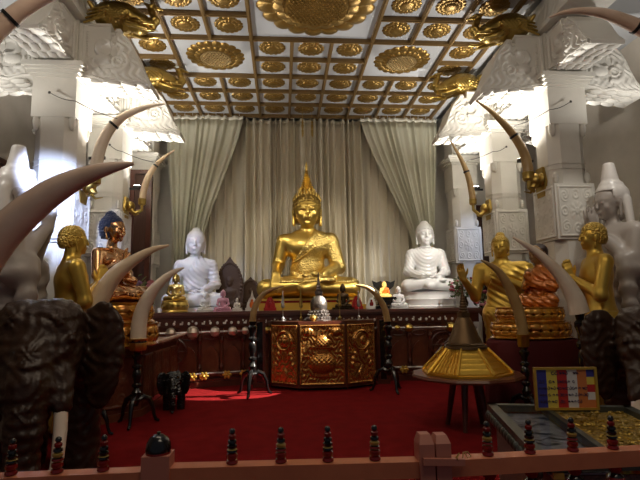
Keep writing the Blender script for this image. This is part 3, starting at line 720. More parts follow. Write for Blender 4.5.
for k in range(13):
    a = PI*(1.08+0.84*k/12); x, y = 0.135*SM*math.cos(a), 0.15*SM*math.sin(a)+0.02
    zt = 0.93+0.055*math.sin(PI*k/12); cr.tube([(x, y, zt*SM), (x*1.02, y*1.02, (zt+0.028)*SM), (x*0.94, y*0.94, (zt+0.055)*SM)], [0.026, 0.02, 0.003], 6)
cr.build('hairline_curls', M['gold_old'], mainB)
sp = MB()   # shawl end hanging down the chest, with its borders
pts = [(0.40, -0.14, 1.28), (0.22, -0.30, 1.16), (0.06, -0.335, 1.02), (-0.10, -0.32, 0.90), (-0.25, -0.28, 0.80), (-0.36, -0.20, 0.76)]
sp.tube(pts, 0.018, 8); sp.build('robe_border', M['gold'], mainB)
# plinth under the great Buddha
pl = thing('statue_plinth', 'stepped brass plinth with red band under the huge gilded Buddha', 'plinth', (p.x, p.y-0.25, 1.36))
MB().box((0, 0.1, 0.05), (2.35, 1.15, 0.10)).box((0, 0.1, 0.12), (2.2, 1.05, 0.05)).build('base_slab', M['gold_paint'], pl, False)
MB().box((0, 0.12, 0.17), (2.05, 0.95, 0.05)).build('red_band', M['lac_red'], pl, False)
MB().box((0, 0.12, 0.215), (2.15, 1.0, 0.045)).build('top_slab', M['gold_paint'], pl, False)

# ---- the two white seated statues
f2 = seated(0.0135, 'lap', 0.86, 0.125, 0.0)
p = at(195, 293, 10.7)
t = figure('buddha_statue', 'white marble Buddha in bluish light on the left of the altar', 'statue', (p.x, p.y, 1.455), 1.62, (M['marble'], M['marble'], M['marble']), f2, 0.10, sx=0.95)
pd = MB(); pd.box((0, -0.08, 0.04), (1.25, 0.85, 0.08)); tw = pd.build('white_plinth', M['marble'], None, False, loc=(p.x, p.y-0.1, 1.36)); tag(tw, 'low white base under the bluish white Buddha on the left', 'plinth')
f3 = seated(0.0135, 'robe_both', 0.84, 0.125, 0.0)
p = at(427, 288, 10.7)
figure('buddha_statue', 'white marble Buddha with ringed robe folds, right side of the altar', 'statue', (p.x, p.y, 1.712), 1.50, (M['marble'], M['marble'], M['marble']), f3, -0.08)
t = thing('stone_plinth', 'broad pale stone lotus base under the right white Buddha', 'plinth', (p.x, p.y-0.12, 1.36))
mb = MB(); mb.lathe([(0.60, 0), (0.61, 0.03), (0.58, 0.06), (0.585, 0.16), (0.60, 0.18), (0.56, 0.26), (0.57, 0.30), (0.60, 0.335), (0.5, 0.34)], 40, flat=0.72, mod=lambda a, z, r: 0.012*math.cos(14*a) if z > 0.17 else 0); mb.build('base_body', M['marble'], t)

# ---- small figures on the altar top (z = 1.36)
ZT = 1.36
f4 = seated(0.022, 'lap', 0.9, 0.135, 0.0)
def mini(label, px, Y, s, body, robe, hair=None, z=ZT, rz=0.0, base=None, group=None, sx=1.0, bh=0.0):
    p = at(px, 303, Y); t = thing('buddha_figurine', label, 'figurine', (p.x, Y, z), rz, group)
    sc = (s*sx, s*sx, s); off = (0, 0, bh)
    f4['S'].build('body', body, t, f4['body'], sc, loc=off)
    if robe is not body: f4['S'].build('robe', robe, t, f4['robe'], sc, loc=off)
    f4['H'].build('hair', hair or body, t, f4['hair'], sc, loc=off)
    if base: lotus_base(MB(), s*0.5, 0, bh+0.02*s, 14, (0, -0.08*s)).build('lotus_base', base, t)
    return t
mini('small golden Buddha on a lotus base, left of the bluish white Buddha', 175.5, 9.75, 0.50, M['gold_old'], M['gold_robe'], M['gold_old'], bh=0.22, base=M['gold'])
mini('small white seated figurine nearest the bluish white Buddha', 205.5, 9.75, 0.33, M['white_china'], M['white_china'], bh=0.03, base=M['white_china'], sx=1.0)
mini('small pink seated figurine between two white ones', 223, 9.75, 0.37, M['pink_china'], M['pink_china'], bh=0.03, base=M['pink_china'])
mini('tiny white seated figurine right of the pink one', 237, 9.75, 0.22, M['white_china'], M['white_china'], bh=0.03, base=M['white_china'], sx=0.9)
mini('dark bronze seated figurine before the great Buddha', 343, 9.85, 0.46, M['bronze_dark'], M['bronze_dark'], bh=0.03, base=M['bronze_dark'], sx=0.85)
mini('small pale seated figurine left of the right white Buddha', 398.5, 9.85, 0.38, M['marble'], M['marble'], bh=0.05, base=M['marble'])
# white flask-shaped shrine with an orange figure
def niche(label, px, Y, m, inner, s, tall, name='niche_shrine'):
    p = at(px, 303, Y); t = thing(name, label, 'miniature shrine', (p.x, Y, ZT))
    out = [(-0.5, 0), (-0.46, 0.3), (-0.40, 0.62), (-0.26, 0.95), (-0.12, 1.15), (-0.06, 1.3+tall*0.5), (0, 1.5+tall), (0.06, 1.3+tall*0.5), (0.12, 1.15), (0.26, 0.95), (0.40, 0.62), (0.46, 0.3), (0.5, 0)]
    mb = MB().prism([(x*s, z*s) for x, z in out], 0.0, 0.35*s, 'xz'); mb.box((0, 0.17*s, 0.03), (1.08*s, 0.5*s, 0.06)); mb.build('shrine_body', m, t, angle=0.4)
    q = MB(); q.ell((0, 0, 0.50*s), (0.20*s, 0.06*s, 0.30*s)); q.ell((0, -0.02*s, 0.84*s), (0.10*s, 0.07*s, 0.12*s)); q.build('inner_figure', inner, t)
    return t
niche('white pointed miniature shrine with an orange figure inside', 252, 9.75, M['white_china'], M['orange'], 0.24, 0.2)
niche('red miniature shrine left of the great Buddha plinth', 270, 9.8, M['red_china'], M['red_china'], 0.23, -0.35)
niche('red miniature shrine right of the dark bronze figurine', 357, 9.85, M['red_china'], M['red_china'], 0.23, -0.35)
niche('white rounded miniature shrine with a brown figure inside', 371.5, 9.85, M['white_china'], M['lac_red'], 0.20, -0.35)
# black stepped stand with the orange-lit figure, its light put in as emission, before a dark fan
p = at(385, 300, 9.95); t = thing('display_stand', 'black stepped stand carrying the bright orange-robed figurine', 'stand', (p.x, 9.95, ZT))
MB().box((0, 0, 0.03), (0.44, 0.30, 0.06)).box((0, 0, 0.13), (0.36, 0.26, 0.13)).box((0, 0, 0.215), (0.42, 0.28, 0.04)).build('stand_body', M['black'], t, False)
for z in (0.085, 0.17): MB().box((0, 0, z), (0.39, 0.28, 0.012)).build('stand_moulding', M['bronze_dark'], t, False)
t = thing('buddha_figurine', 'bright orange-robed yellow figurine before a dark fan shape', 'figurine', (p.x-0.01, 9.93, ZT+0.237))
f4['S'].build('body', M['glow_skin'], t, f4['body'], (0.30, 0.30, 0.30)); f4['S'].build('robe', M['glow_robe'], t, f4['robe'], (0.30, 0.30, 0.30)); f4['H'].build('hair', M['glow_skin'], t, f4['hair'], (0.30, 0.30, 0.30))
t = thing('fan_screen', 'dark winged fan screen behind the bright orange figurine', 'screen', (p.x, 10.03, ZT+0.237))
MB().prism([(-0.05, 0), (-0.09, 0.12), (-0.21, 0.22), (-0.24, 0.34), (-0.15, 0.30), (-0.06, 0.33), (0, 0.29), (0.06, 0.33), (0.15, 0.30), (0.24, 0.34), (0.21, 0.22), (0.09, 0.12), (0.05, 0)], 0, 0.03, 'xz').build('fan_body', M['black_matte'], t, False)
MB().box((0, 0.015, 0.01), (0.2, 0.08, 0.02)).build('fan_foot', M['black_matte'], t, False)
# leaf-shaped brown steles
def stele(label, px, Y, w, h, z=ZT):
    p = at(px, 303, Y); t = thing('carved_stele', label, 'stele', (p.x, Y, z))
    out = [(-.36, 0), (-.5, .25), (-.5, .55), (-.36, .80), (-.12, .96), (0, 1.05), (.12, .96), (.36, .80), (.5, .55), (.5, .25), (.36, 0)]
    MB().prism([(x*w, zz*h) for x, zz in out], 0, 0.09, 'xz').build('stele_slab', M['stele'], t, False)
    mb = MB()
    for k in range(25):
        a = PI*(-0.12+1.24*k/24); mb.ell((0.43*w*math.cos(a), -0.005, h*(0.50+0.43*math.sin(a))), (0.035, 0.02, 0.035), nu=8, nv=6)
    mb.build('petal_rim', M['stele'], t)
    f4['S'].build('relief_figure', M['stele'], t, f4['body'], (h*0.62, h*0.3, h*0.62), loc=(0, 0.02, 0.06)); MB().box((0, -0.05, 0.03), (0.75*w, 0.30, 0.06)).build('stele_foot', M['stele'], t, False)
stele('leaf-shaped brown carved stele right of the bluish white Buddha', 229.5, 10.9, 0.60, 1.12)
stele('smaller dim brown stele beside the left knee of the great Buddha', 250.5, 11.35, 0.45, 0.72)

# ---- standing statues
def standing(h, pose, total=1.0, skirt_fold=0.004):
    """standing figure facing -y, height 1 to skull top, feet at 0"""
    S = Sculpt((-0.26, -0.26, -0.01), (0.26, 0.20, 1.03), h)
    # legs inside a long cloth
    S.ell((0, 0, 0.50), (0.105, 0.078, 0.085), 0.03)
    for sx in (-1, 1): 
        S.cap((0.048*sx, 0, 0.48), (0.050*sx, 0.0, 0.27), 0.070, 0.056, 0.05); S.cap((0.050*sx, 0.0, 0.27), (0.052*sx, 0.01, 0.05), 0.056, 0.050, 0.05)
        S.ell((0.052*sx, -0.045, 0.018), (0.03, 0.065, 0.02), 0.01)
    S.ell((0, 0.0, 0.60), (0.092, 0.068, 0.10), 0.04); S.ell((0, -0.005, 0.715), (0.120, 0.078, 0.085), 0.04)
    S.cap((-0.10, 0.0, 0.775), (0.10, 0.0, 0.775), 0.040, 0.040, 0.03); S.cap((0, 0.0, 0.79), (0, -0.008, 0.87), 0.042, 0.038, 0.03)
    if pose == 'pray':
        for sx in (-1, 1):
            S.cap((0.135*sx, 0.0, 0.77), (0.150*sx, -0.045, 0.61), 0.040, 0.031, 0.02); S.cap((0.150*sx, -0.035, 0.61), (0.020*sx, -0.130, 0.695), 0.031, 0.020, 0.015)
            S.hand((0.014*sx, -0.136, 0.70), (-0.02*sx, -0.25, 1), (-sx, 0, 0), 0.60, 0.02, 1 if sx < 0 else -1, 0.003)
    else:  # one arm raised to the side, the other before the chest
        S.cap((-0.135, 0.0, 0.77), (-0.165, -0.03, 0.60), 0.042, 0.032, 0.02); S.cap((-0.165, -0.03, 0.60), (-0.205, -0.13, 0.70), 0.032, 0.021, 0.015)
        S.hand((-0.21, -0.14, 0.71), (-0.15, -0.2, 1), (0.3, -1, 0), 0.62, 0.4, 1, 0.003)
        S.cap((0.135, 0.0, 0.77), (0.165, -0.04, 0.62), 0.042, 0.033, 0.02); S.cap((0.165, -0.04, 0.62), (0.045, -0.13, 0.69), 0.033, 0.021, 0.015)
        S.hand((0.04, -0.135, 0.695), (-0.9, -0.1, 0.5), (0, 1, 0), 0.62, 0.3, 1, 0.003)
    Dn = S.D.copy()
    S.head((0, -0.012, 0.905), 0.050, 0.066, 0.060, k=0.008)
    X, Y, Z = S.grid()
    fold = skirt_fold*np.sin(X*160+np.sin(Z*12)*2)
    skirt = np.maximum(Dn-0.009-fold*(Z < 0.5), np.maximum(Z-0.535, 0.03-Z))
    robe = np.maximum(Dn-0.007-0.0025*np.sin((X*0.6+Z)*150), np.maximum(np.maximum(-(X*0.9+(0.79-Z)*0.55+0.0), Z-0.80), np.maximum(0.12-Z, Y-0.20)))
    H = Sculpt((-0.10, -0.12, 0.84), (0.10, 0.11, 1.05), h*0.8)
    H.ell((0, 0.0, 0.925), (0.055, 0.066, 0.059), 0.01); H.ell((0, 0.020, 0.895), (0.046, 0.047, 0.038), 0.015)
    X2, Y2, Z2 = H.grid(); face = -(np.maximum(np.abs(X2)-0.045, np.maximum(Z2-0.938, Y2+0.016)))
    cu = 0.0022*np.sin(X2*300)*np.sin(Y2*300)*np.sin(Z2*300)
    if pose != 'pray': H.ell((0, 0.01, 0.985), (0.028, 0.028, 0.020), 0.012)
    return {'S': S, 'body': S.D, 'skirt': skirt, 'robe': robe, 'H': H, 'hair': np.maximum(np.maximum(H.D-cu, face), 0.868-Z2)}
g1 = standing(0.0062, 'pray')
def stand_fig(name, label, cat, loc, s, g, mats, rz, group=None, wx=1.0):
    t = thing(name, label, cat, loc, rz, group); sc = (s*wx, s*wx, s)
    g['S'].build('body', mats[0], t, g['body'], sc)
    if mats[1]: g['S'].build('skirt', mats[1], t, g['skirt'], sc)
    if mats[2]: g['S'].build('robe', mats[2], t, g['robe'], sc)
    g['H'].build('hair', mats[3], t, g['hair'], sc); return t
p = at(69, 303, 6.2); stand_fig('praying_statue', 'gold monk statue with folded hands facing right, left of the shrine', 'statue', (p.x, 6.2, 0), 2.54, g1, (M['gold_paint'], M['gold_paint'], None, M['gold_hair']), math.radians(124), wx=0.95)
p = at(600, 303, 5.95); stand_fig('praying_statue', 'gold monk statue with folded hands facing left, beside the carved right elephant', 'statue', (p.x, 5.95, 0), 2.52, g1, (M['gold_paint'], M['gold_paint'], None, M['gold_hair']), math.radians(-106), wx=0.92)
g2 = standing(0.0062, 'raise')
p = at(504, 303, 7.75); stand_fig('buddha_statue', 'standing gold Buddha raising one arm, behind the amber lotus pedestal', 'statue', (p.x, 7.75, 0.0), 2.60, g2, (M['gold_paint'], M['gold_paint'], M['gold_paint'], M['gold_hair']), math.radians(-34))

# ---- tall pale crowned guardians
def guardian(h=0.0078):
    S = Sculpt((-0.25, -0.30, -0.01), (0.25, 0.22, 1.24), h)
    S.cap((0, 0, 0.03), (0, 0.01, 0.45), 0.150, 0.110, 0.05); S.ell((0, 0, 0.62), (0.125, 0.09, 0.16), 0.06); S.ell((0, 0, 0.73), (0.135, 0.085, 0.09), 0.04)
    S.cap((-0.11, 0, 0.775), (0.11, 0, 0.775), 0.045, 0.045, 0.04); S.cap((0, 0, 0.79), (0, -0.01, 0.87), 0.036, 0.034, 0.02)
    for sx in (-1, 1):
        S.cap((0.145*sx, 0, 0.765), (0.160*sx, -0.03, 0.62), 0.050, 0.050, 0.03); S.cap((0.160*sx, -0.03, 0.62), (0.022*sx, -0.125, 0.79), 0.046, 0.024, 0.02)
        S.cap((0.150*sx, -0.085, 0.63), (0.150*sx, -0.07, 0.22), 0.045, 0.022, 0.04)     # hanging sleeve
        S.hand((0.014*sx, -0.128, 0.80), (-0.02*sx, -0.12, 1), (-sx, 0, 0), 0.66, 0.02, 1 if sx < 0 else -1, 0.003)
    X, Y, Z = S.grid()
    c = np.sqrt((np.abs(X)*1.0)**2+(Z-0.95+0.25*Y)**2); S.D -= (0.0055*np.sin(c*95)*((Z < 0.70) & (Z > 0.02))*np.clip((0.70-Z)*8, 0, 1)).astype(np.float32)
    S.head((0, -0.015, 0.925), 0.066, 0.080, 0.074, k=0.008, tilt=0.15)
    H = Sculpt((-0.14, -0.16, 0.80), (0.14, 0.14, 1.24), h*0.9)
    H.ell((0, 0.005, 0.958), (0.078, 0.086, 0.068), 0.01); H.ell((0, 0.03, 0.90), (0.060, 0.055, 0.06), 0.02)
    H.ell((0, 0.005, 1.012), (0.056, 0.060, 0.020), 0.01); H.cap((0, 0.0, 1.02), (0, 0.0, 1.03), 0.042, 0.042, 0.010); H.cap((0, 0, 1.05), (0, 0, 1.12), 0.039, 0.026, 0.008); H.box((0, 0, 1.17), (0.06, 0.06, 0.055), 0.001, 0.003, 'sub')
    for sx in (-1, 1): H.cap((0.066*sx, 0.03, 0.93), (0.10*sx, 0.02, 0.77), 0.024, 0.016, 0.01)
    X2, Y2, Z2 = H.grid(); face = -(np.maximum(np.abs(X2)-0.060, np.maximum(Z2-0.975, Y2+0.015)))
    return {'S': S, 'body': S.D, 'H': H, 'hair': np.maximum(H.D, face)}
g3 = guardian()
def guard(label, px, Y, s, rz, m0, m1):
    p = at(px, 303, Y); t = thing('guardian_statue', label, 'statue', (p.x, Y, 0), rz); sc = (s*0.86, s*0.90, s)
    g3['S'].build('body', m0, t, g3['body'], sc); g3['H'].build('crown_and_hair', m1, t, g3['hair'], sc)
guard('tall pale crowned statue with folded hands at the left edge', 9, 6.05, 3.10, math.radians(108), M['marble_grey'], M['marble_crown'])
guard('tall greyish crowned statue with folded hands at the right edge', 621, 6.62, 3.10, math.radians(-84), M['marble_grey'], M['marble_crown'])

# ---- blue-haired rose-gold statue in profile, on its lotus
p = at(108, 303, 7.05)
S = Sculpt((-0.5, -0.5, -0.02), (0.5, 0.26, 1.1), 0.011)
S.ell((0, 0.02, 0.10), (0.24, 0.17, 0.12), 0.05); S.ell((0, 0.0, 0.28), (0.155, 0.115, 0.20), 0.05); S.ell((0, -0.005, 0.48), (0.19, 0.125, 0.13), 0.05)
S.cap((-0.16, 0.01, 0.56), (0.16, 0.01, 0.56), 0.065, 0.065, 0.04); S.cap((0, 0.01, 0.58), (0, -0.01, 0.72), 0.062, 0.056, 0.03)
for sx in (-1, 1): S.cap((0.10*sx, -0.02, 0.10), (0.33*sx, -0.22, 0.085), 0.11, 0.085, 0.04)
S.cap((0.33, -0.22, 0.075), (-0.05, -0.36, 0.075), 0.078, 0.055, 0.03); S.cap((-0.33, -0.22, 0.08), (0.05, -0.34, 0.11), 0.08, 0.055, 0.03)
S.cap((0.21, 0.01, 0.55), (0.25, -0.03, 0.30), 0.068, 0.055, 0.03); S.cap((0.25, -0.03, 0.30), (0.08, -0.25, 0.24), 0.055, 0.036, 0.02); S.hand((0.08, -0.26, 0.23), (-1, -0.2, 0), (0, 0, 1), 1.0, 0.2, -1)
S.cap((-0.21, 0.01, 0.55), (-0.27, -0.05, 0.30), 0.068, 0.057, 0.03); S.cap((-0.27, -0.05, 0.30), (-0.13, -0.26, 0.44), 0.057, 0.034, 0.02); S.hand((-0.125, -0.27, 0.455), (0.1, -0.15, 1), (0.4, -1, 0), 1.0, 0.25, 1)
Db = S.D.copy(); S.head((0, -0.02, 0.845), 0.115, 0.15, 0.135, k=0.016)
X, Y, Z = S.grid(); fold = 0.006*np.sin(np.sqrt((X-0.2)**2+(Z-0.7)**2)*75)
robe = np.maximum(Db-0.012-fold, np.maximum(-(X*0.9+(0.60-Z)*0.5+0.02), np.maximum(Z-0.64, 0.10-Z)))
H = Sculpt((-0.2, -0.22, 0.70), (0.2, 0.2, 1.15), 0.008); H.ell((0, 0.015, 0.885), (0.125, 0.145, 0.145), 0.01); H.ell((0, 0.035, 0.80), (0.112, 0.10, 0.11), 0.03); H.ell((0, 0.03, 1.02), (0.058, 0.058, 0.052), 0.025)
X2, Y2, Z2 = H.grid(); cu = 0.009*np.abs(np.sin(X2*95+Z2*20)*np.sin(Y2*95)*np.sin(Z2*95)); hair = np.maximum(np.maximum(H.D-cu, -(np.maximum(np.abs(X2)-0.103, np.maximum(Z2-0.915, Y2+0.045)))), 0.74-Z2)
SB = 1.20
t = thing('buddha_statue', 'shiny rose-gold statue with blue curled hair, in profile on the left counter', 'statue', (p.x+0.02, 7.05, 1.55), math.radians(68))
S.build('body', M['rose_gold'], t, S.D, (SB,)*3); S.build('robe', M['rose_gold'], t, robe, (SB,)*3); H.build('hair', M['blue_hair'], t, hair, (SB,)*3)
t = thing('lotus_pedestal', 'tiered golden-brown lotus pedestal under the blue-haired statue', 'pedestal', (p.x+0.16, 7.05, 0.965))
lotus_base(MB(), 0.46, 0.30, 0.58, 16).build('upper_lotus', M['amber'], t); lotus_base(MB(), 0.53, 0, 0.30, 22).build('lower_lotus', M['amber'], t)

# ---- orange-robed monk on the right, with pedestal and cloth-covered table
p = at(542, 303, 6.78)
S = Sculpt((-0.5, -0.5, -0.02), (0.5, 0.26, 1.1), 0.012)
S.ell((0, 0.02, 0.10), (0.24, 0.17, 0.12), 0.05); S.ell((0, 0.0, 0.28), (0.19, 0.14, 0.20), 0.05); S.ell((0, -0.005, 0.46), (0.21, 0.14, 0.14), 0.05)
S.cap((-0.16, 0.01, 0.54), (0.16, 0.01, 0.54), 0.075, 0.075, 0.04); S.cap((0, 0.01, 0.58), (0, -0.02, 0.72), 0.065, 0.06, 0.03)
for sx in (-1, 1):
    S.cap((0.10*sx, -0.02, 0.10), (0.33*sx, -0.22, 0.085), 0.12, 0.09, 0.04); S.cap((0.21*sx, 0.01, 0.54), (0.25*sx, -0.05, 0.30), 0.075, 0.065, 0.03); S.cap((0.25*sx, -0.05, 0.30), (0.03*sx, -0.24, 0.36), 0.06, 0.036, 0.02)
    S.hand((0.02*sx, -0.25, 0.365), (-0.02*sx, -0.4, 1), (-sx, 0, 0), 1.0, 0.05, 1 if sx < 0 else -1)
S.cap((0.33, -0.22, 0.075), (-0.05, -0.36, 0.075), 0.08, 0.055, 0.03); S.cap((-0.33, -0.22, 0.08), (0.05, -0.34, 0.11), 0.08, 0.055, 0.03)
Db = S.D.copy(); S.head((0, -0.03, 0.83), 0.12, 0.15, 0.135, k=0.016, tilt=0.25)
X, Y, Z = S.grid(); fold = 0.008*np.sin((X*0.8+Z)*60)
robe = np.maximum(Db-0.016-fold, np.maximum(-(X*0.9+(0.60-Z)*0.45+0.06), Z-0.66))
H = Sculpt((-0.2, -0.2, 0.7), (0.2, 0.2, 1.1), 0.010); H.ell((0, 0.015, 0.875), (0.135, 0.145, 0.13), 0.01); H.ell((0, 0.05, 0.80), (0.11, 0.09, 0.09), 0.03)
X2, Y2, Z2 = H.grid(); hair = np.maximum(H.D, -(np.maximum(np.abs(X2)-0.115, np.maximum(Z2-0.89, Y2+0.035))))
t = thing('monk_statue', 'dark-haired seated monk statue in a glossy orange robe on the amber pedestal', 'statue', (p.x, 6.78, 1.40), math.radians(-66)); SB = 0.90
S.build('body', M['skin_brown'], t, S.D, (SB,)*3); S.build('robe', M['orange_robe'], t, robe, (SB,)*3); H.build('hair', M['dark_hair'], t, hair, (SB,)*3)
p2 = at(529, 303, 6.64)
t = thing('lotus_pedestal', 'glossy amber lotus pedestal on the dark red cloth table', 'pedestal', (p2.x, 6.64, 0.98))
lotus_base(MB(), 0.47, 0.22, 0.42, 22, flat=0.78).build('upper_lotus', M['amber'], t); lotus_base(MB(), 0.55, 0, 0.22, 24, flat=0.75).build('lower_lotus', M['amber'], t)
t = thing('cloth_table', 'round table covered to the floor by a dark red cloth, under the amber pedestal', 'table', (p2.x+0.01, 6.64, 0))
MB().lathe([(0.68, 0.0), (0.67, 0.3), (0.64, 0.75), (0.63, 0.93), (0.60, 0.965), (0.0001, 0.975)], 96, flat=0.66, mod=lambda a, z, r: 0.025*math.sin(16*a)*max(0, (0.9-z))).build('tablecloth', M['cloth_red'], t)
MB().lathe([(0.55, 0.88), (0.55, 0.95)], 32, flat=0.66).build('tabletop', M['wood_dark'], t)

# ================================================================== ALTAR AND FURNITURE
# ---- long altar counter: front runs through FR, top at 1.36
FRL, FRM1, FRM2, FRR = (-2.55, 9.05), (-0.65, 9.62), (1.95, 9.62), (3.75, 9.42)
AB = 11.85
def poly_plan(off, yb=AB):
    return [(FRL[0]-off, FRL[1]-off), (FRM1[0], FRM1[1]-off), (FRM2[0], FRM2[1]-off), (FRR[0]+off, FRR[1]-off), (FRR[0]+off, yb), (FRL[0]-off, yb)]
altar = thing('altar', 'long dark wooden altar counter with inlaid edge and ivory rails, under the seated statues', 'altar', (0, 0, 0))
MB().prism(poly_plan(-0.03), 0.0, 1.24, 'xy').build('cabinet_body', M['wood_red'], altar, False)
MB().prism(poly_plan(0.12), 1.30, 1.36, 'xy').prism(poly_plan(0.08), 1.265, 1.30, 'xy').build('counter_top', M['wood_top'], altar, False)
MB().prism(poly_plan(0.05), 1.09, 1.265, 'xy').build('cornice_band', M['wood_dark'], altar, False)
MB().prism(poly_plan(0.10), 0.0, 0.10, 'xy').prism(poly_plan(0.06), 0.10, 0.15, 'xy').build('base_moulding', M['wood_dark'], altar, False)
def front_pt(x, off):
    pts = [FRL, FRM1, FRM2, FRR]
    for a, b in zip(pts, pts[1:]):
        if x <= b[0] or b is FRR: return a[1]+(b[1]-a[1])*(x-a[0])/(b[0]-a[0])-off
def rowx(a, b, st):
    n = int((b-a)/st); return [a+st*(i+0.5) for i in range(n)]
for x in rowx(-2.4, 3.7, 0.125):
    mb = MB(); y = front_pt(x, 0.055); k = int(round(x*8)) % 3
    if k == 0: mb.box((x, y, 1.15), (0.055, 0.02, 0.035)); mb.box((x+0.02, y, 1.175), (0.025, 0.02, 0.04))
    else: mb.ell((x, y, 1.155), (0.026, 0.018, 0.030), nu=8, nv=5)
    mb.build('inlay_ornament', M['white_china'], altar)
for x in rowx(-2.4, 3.7, 0.30): MB().ell((x, front_pt(x, 0.055), 1.195), (0.018, 0.016, 0.020), nu=6, nv=4).build('inlay_dot', M['white_china'], altar)
def altar_rail(x0, x1, z, knobs, km, name, r):
    ya, yb = front_pt(x0, 0.17), front_pt(x1, 0.17)
    MB().tube([(x0, ya, z), (x1, yb, z)], 0.020, 10).build(name, M['silver'], altar)
    for (x, q, mm) in knobs:
        y = ya+(yb-ya)*(x-x0)/(x1-x0)
        MB().lathe([(0.02, -q), (q*0.75, -q*0.75), (q, -q*0.2), (q, q*0.2), (q*0.75, q*0.75), (0.02, q)], 16, (x, y, z), axis=(1, 0, 0), mod=lambda a, zz, rr: rr*0.06*math.cos(8*a)).build('rail_knob', mm, altar)
        MB().tube([(x, y, z), (x, front_pt(x, 0.0), z)], 0.014, 6).build('rail_arm', M['wood_dark'], altar)
sv, gd = M['knob'], M['gold']
kl = [(-2.25, .07, sv), (-1.99, .09, sv), (-1.62, .11, sv), (-1.24, .09, sv), (-0.93, .085, sv), (-0.70, .07, sv)]
altar_rail(-2.45, -0.66, 1.00, kl, None, 'upper_rail', 0.02)
altar_rail(1.96, 3.7, 1.00, [(2.2, .05, gd), (2.42, .075, gd), (3.22, .09, gd), (3.50, .065, gd)], None, 'upper_rail', 0.02)
altar_rail(-0.62, 1.92, 1.00, [(-0.3, .06, gd), (1.6, .06, gd)], None, 'upper_rail', 0.02)
def lower_rail(x0, x1, xs):
    ya, yb = front_pt(x0, 0.17), front_pt(x1, 0.17)
    MB().tube([(x0, ya, 0.26), (x1, yb, 0.26)], 0.018, 10).build('lower_rail', M['silver'], altar)
    for x in xs:
        y = ya+(yb-ya)*(x-x0)/(x1-x0); mb = MB()
        for k in range(6):
            a = PI*k/3; mb.ell((x+0.055*math.cos(a), y-0.02, 0.22+0.045*math.sin(a)), (0.035, 0.02, 0.028), (0, -a, 0), nu=8, nv=5)
        mb.ell((x, y-0.03, 0.22), (0.03, 0.03, 0.03), nu=8, nv=6); mb.tube([(x, y, 0.24), (x, front_pt(x, 0.0), 0.24)], 0.012, 6); mb.build('rail_flower', M['gold_paint'], altar)
lower_rail(-2.2, -0.66, [-1.62, -1.42, -1.02, -0.72]); lower_rail(1.96, 3.7, [2.3, 2.8, 3.3])
def altar_bay(x0, x1):
    """carved panel bay: pilasters, arches and a wheel"""
    mb = MB(); n = max(2, int((x1-x0)/0.34)); w = (x1-x0)/n
    for i in range(n+1):
        x = x0+i*w; y = front_pt(x, -0.01); mb.box((x, y, 0.60), (0.05, 0.05, 0.92)); mb.lathe([(0.03, 0.3), (0.045, 0.36), (0.03, 0.42), (0.04, 0.6), (0.03, 0.78), (0.05, 0.84), (0.04, 0.9)], 12, (x, y-0.03, 0))
    mb.build('pilasters', M['wood_dark'], altar, False)
    for i in range(n):
        xc = x0+(i+.5)*w; q = MB(); y = front_pt(xc, -0.005)
        q.prism([(xc-w*.38, .20), (xc-w*.38, .50), (xc-w*.30, .62), (xc-w*.15, .70), (xc, .74), (xc+w*.15, .70), (xc+w*.30, .62), (xc+w*.38, .50), (xc+w*.38, .20)], y-0.02, y+0.05, 'xz')
        q.build('arched_panel', M['wood_red'], altar, False)
        q = MB(); q.tube([(xc+0.7*w/2*math.cos(a), y-0.015, 0.90+0.05*math.sin(a)) for a in np.linspace(0, 2*PI, 18)], 0.010, 6)
        q.build('carved_ring', M['wood_dark'], altar)
altar_bay(-2.3, -0.75); altar_bay(2.05, 3.65)
def wheel(x, z, r):
    y = front_pt(x, 0.03); mb = MB(); mb.tube([(x+r*math.cos(a), y, z+r*math.sin(a)) for a in np.linspace(0, 2*PI, 33)], 0.022, 8)
    mb.tube([(x+r*.45*math.cos(a), y, z+r*.45*math.sin(a)) for a in np.linspace(0, 2*PI, 25)], 0.014, 8); mb.ell((x, y, z), (0.05, 0.035, 0.05))
    for k in range(8):
        a = k*PI/4; mb.tube([(x, y, z), (x+r*math.cos(a), y, z+r*math.sin(a))], [0.016, 0.012], 6)
    mb.build('carved_wheel', M['wood_dark'], altar)
wheel(-1.98, 0.66, 0.24); wheel(3.1, 0.66, 0.24)
# silver ornaments and small bits on the altar edge
# ---- gilded relief chest in front
CH = [(-0.20, 9.02), (0.27, 8.66), (1.10, 8.64), (1.66, 8.95)]
chest = thing('offering_chest', 'three-sided chest faced with embossed brass sun, vase and moon panels', 'chest', (0, 0, 0))
def inset(P, e): 
    c = np.mean(np.array(P), 0); return [(x+(c[0]-x)*e, y+(c[1]-y)*e) for x, y in P]
chp = CH+[(1.72, 9.40), (-0.28, 9.40)]
MB().prism(inset(chp, 0.015), 0.07, 1.14, 'xy').build('chest_body', M['wood_dark'], chest, False)
MB().prism(chp, 1.13, 1.18, 'xy').build('top_board', M['wood_dark'], chest, False); MB().prism(chp, 0.05, 0.09, 'xy').build('bottom_board', M['wood_dark'], chest, False)
ft = MB()
for x, y in ((-0.1, 9.05), (0.3, 8.74), (1.08, 8.72), (1.56, 9.0), (-0.15, 9.32), (1.6, 9.32)): ft.box((x, y, 0.03), (0.07, 0.07, 0.06))
ft.build('foot', M['black'], chest, False)
def scroll(U, V, sc):
    a = np.sin(U*11*sc+2.2*np.sin(V*7*sc))*np.sin(V*10*sc+2.2*np.sin(U*8*sc)); return np.clip(0.5+0.75*a, 0, 1)
def smooth_ell(U, V, cu, cv, ru, rv): return ((U-cu)/ru)**2+((V-cv)/rv)**2
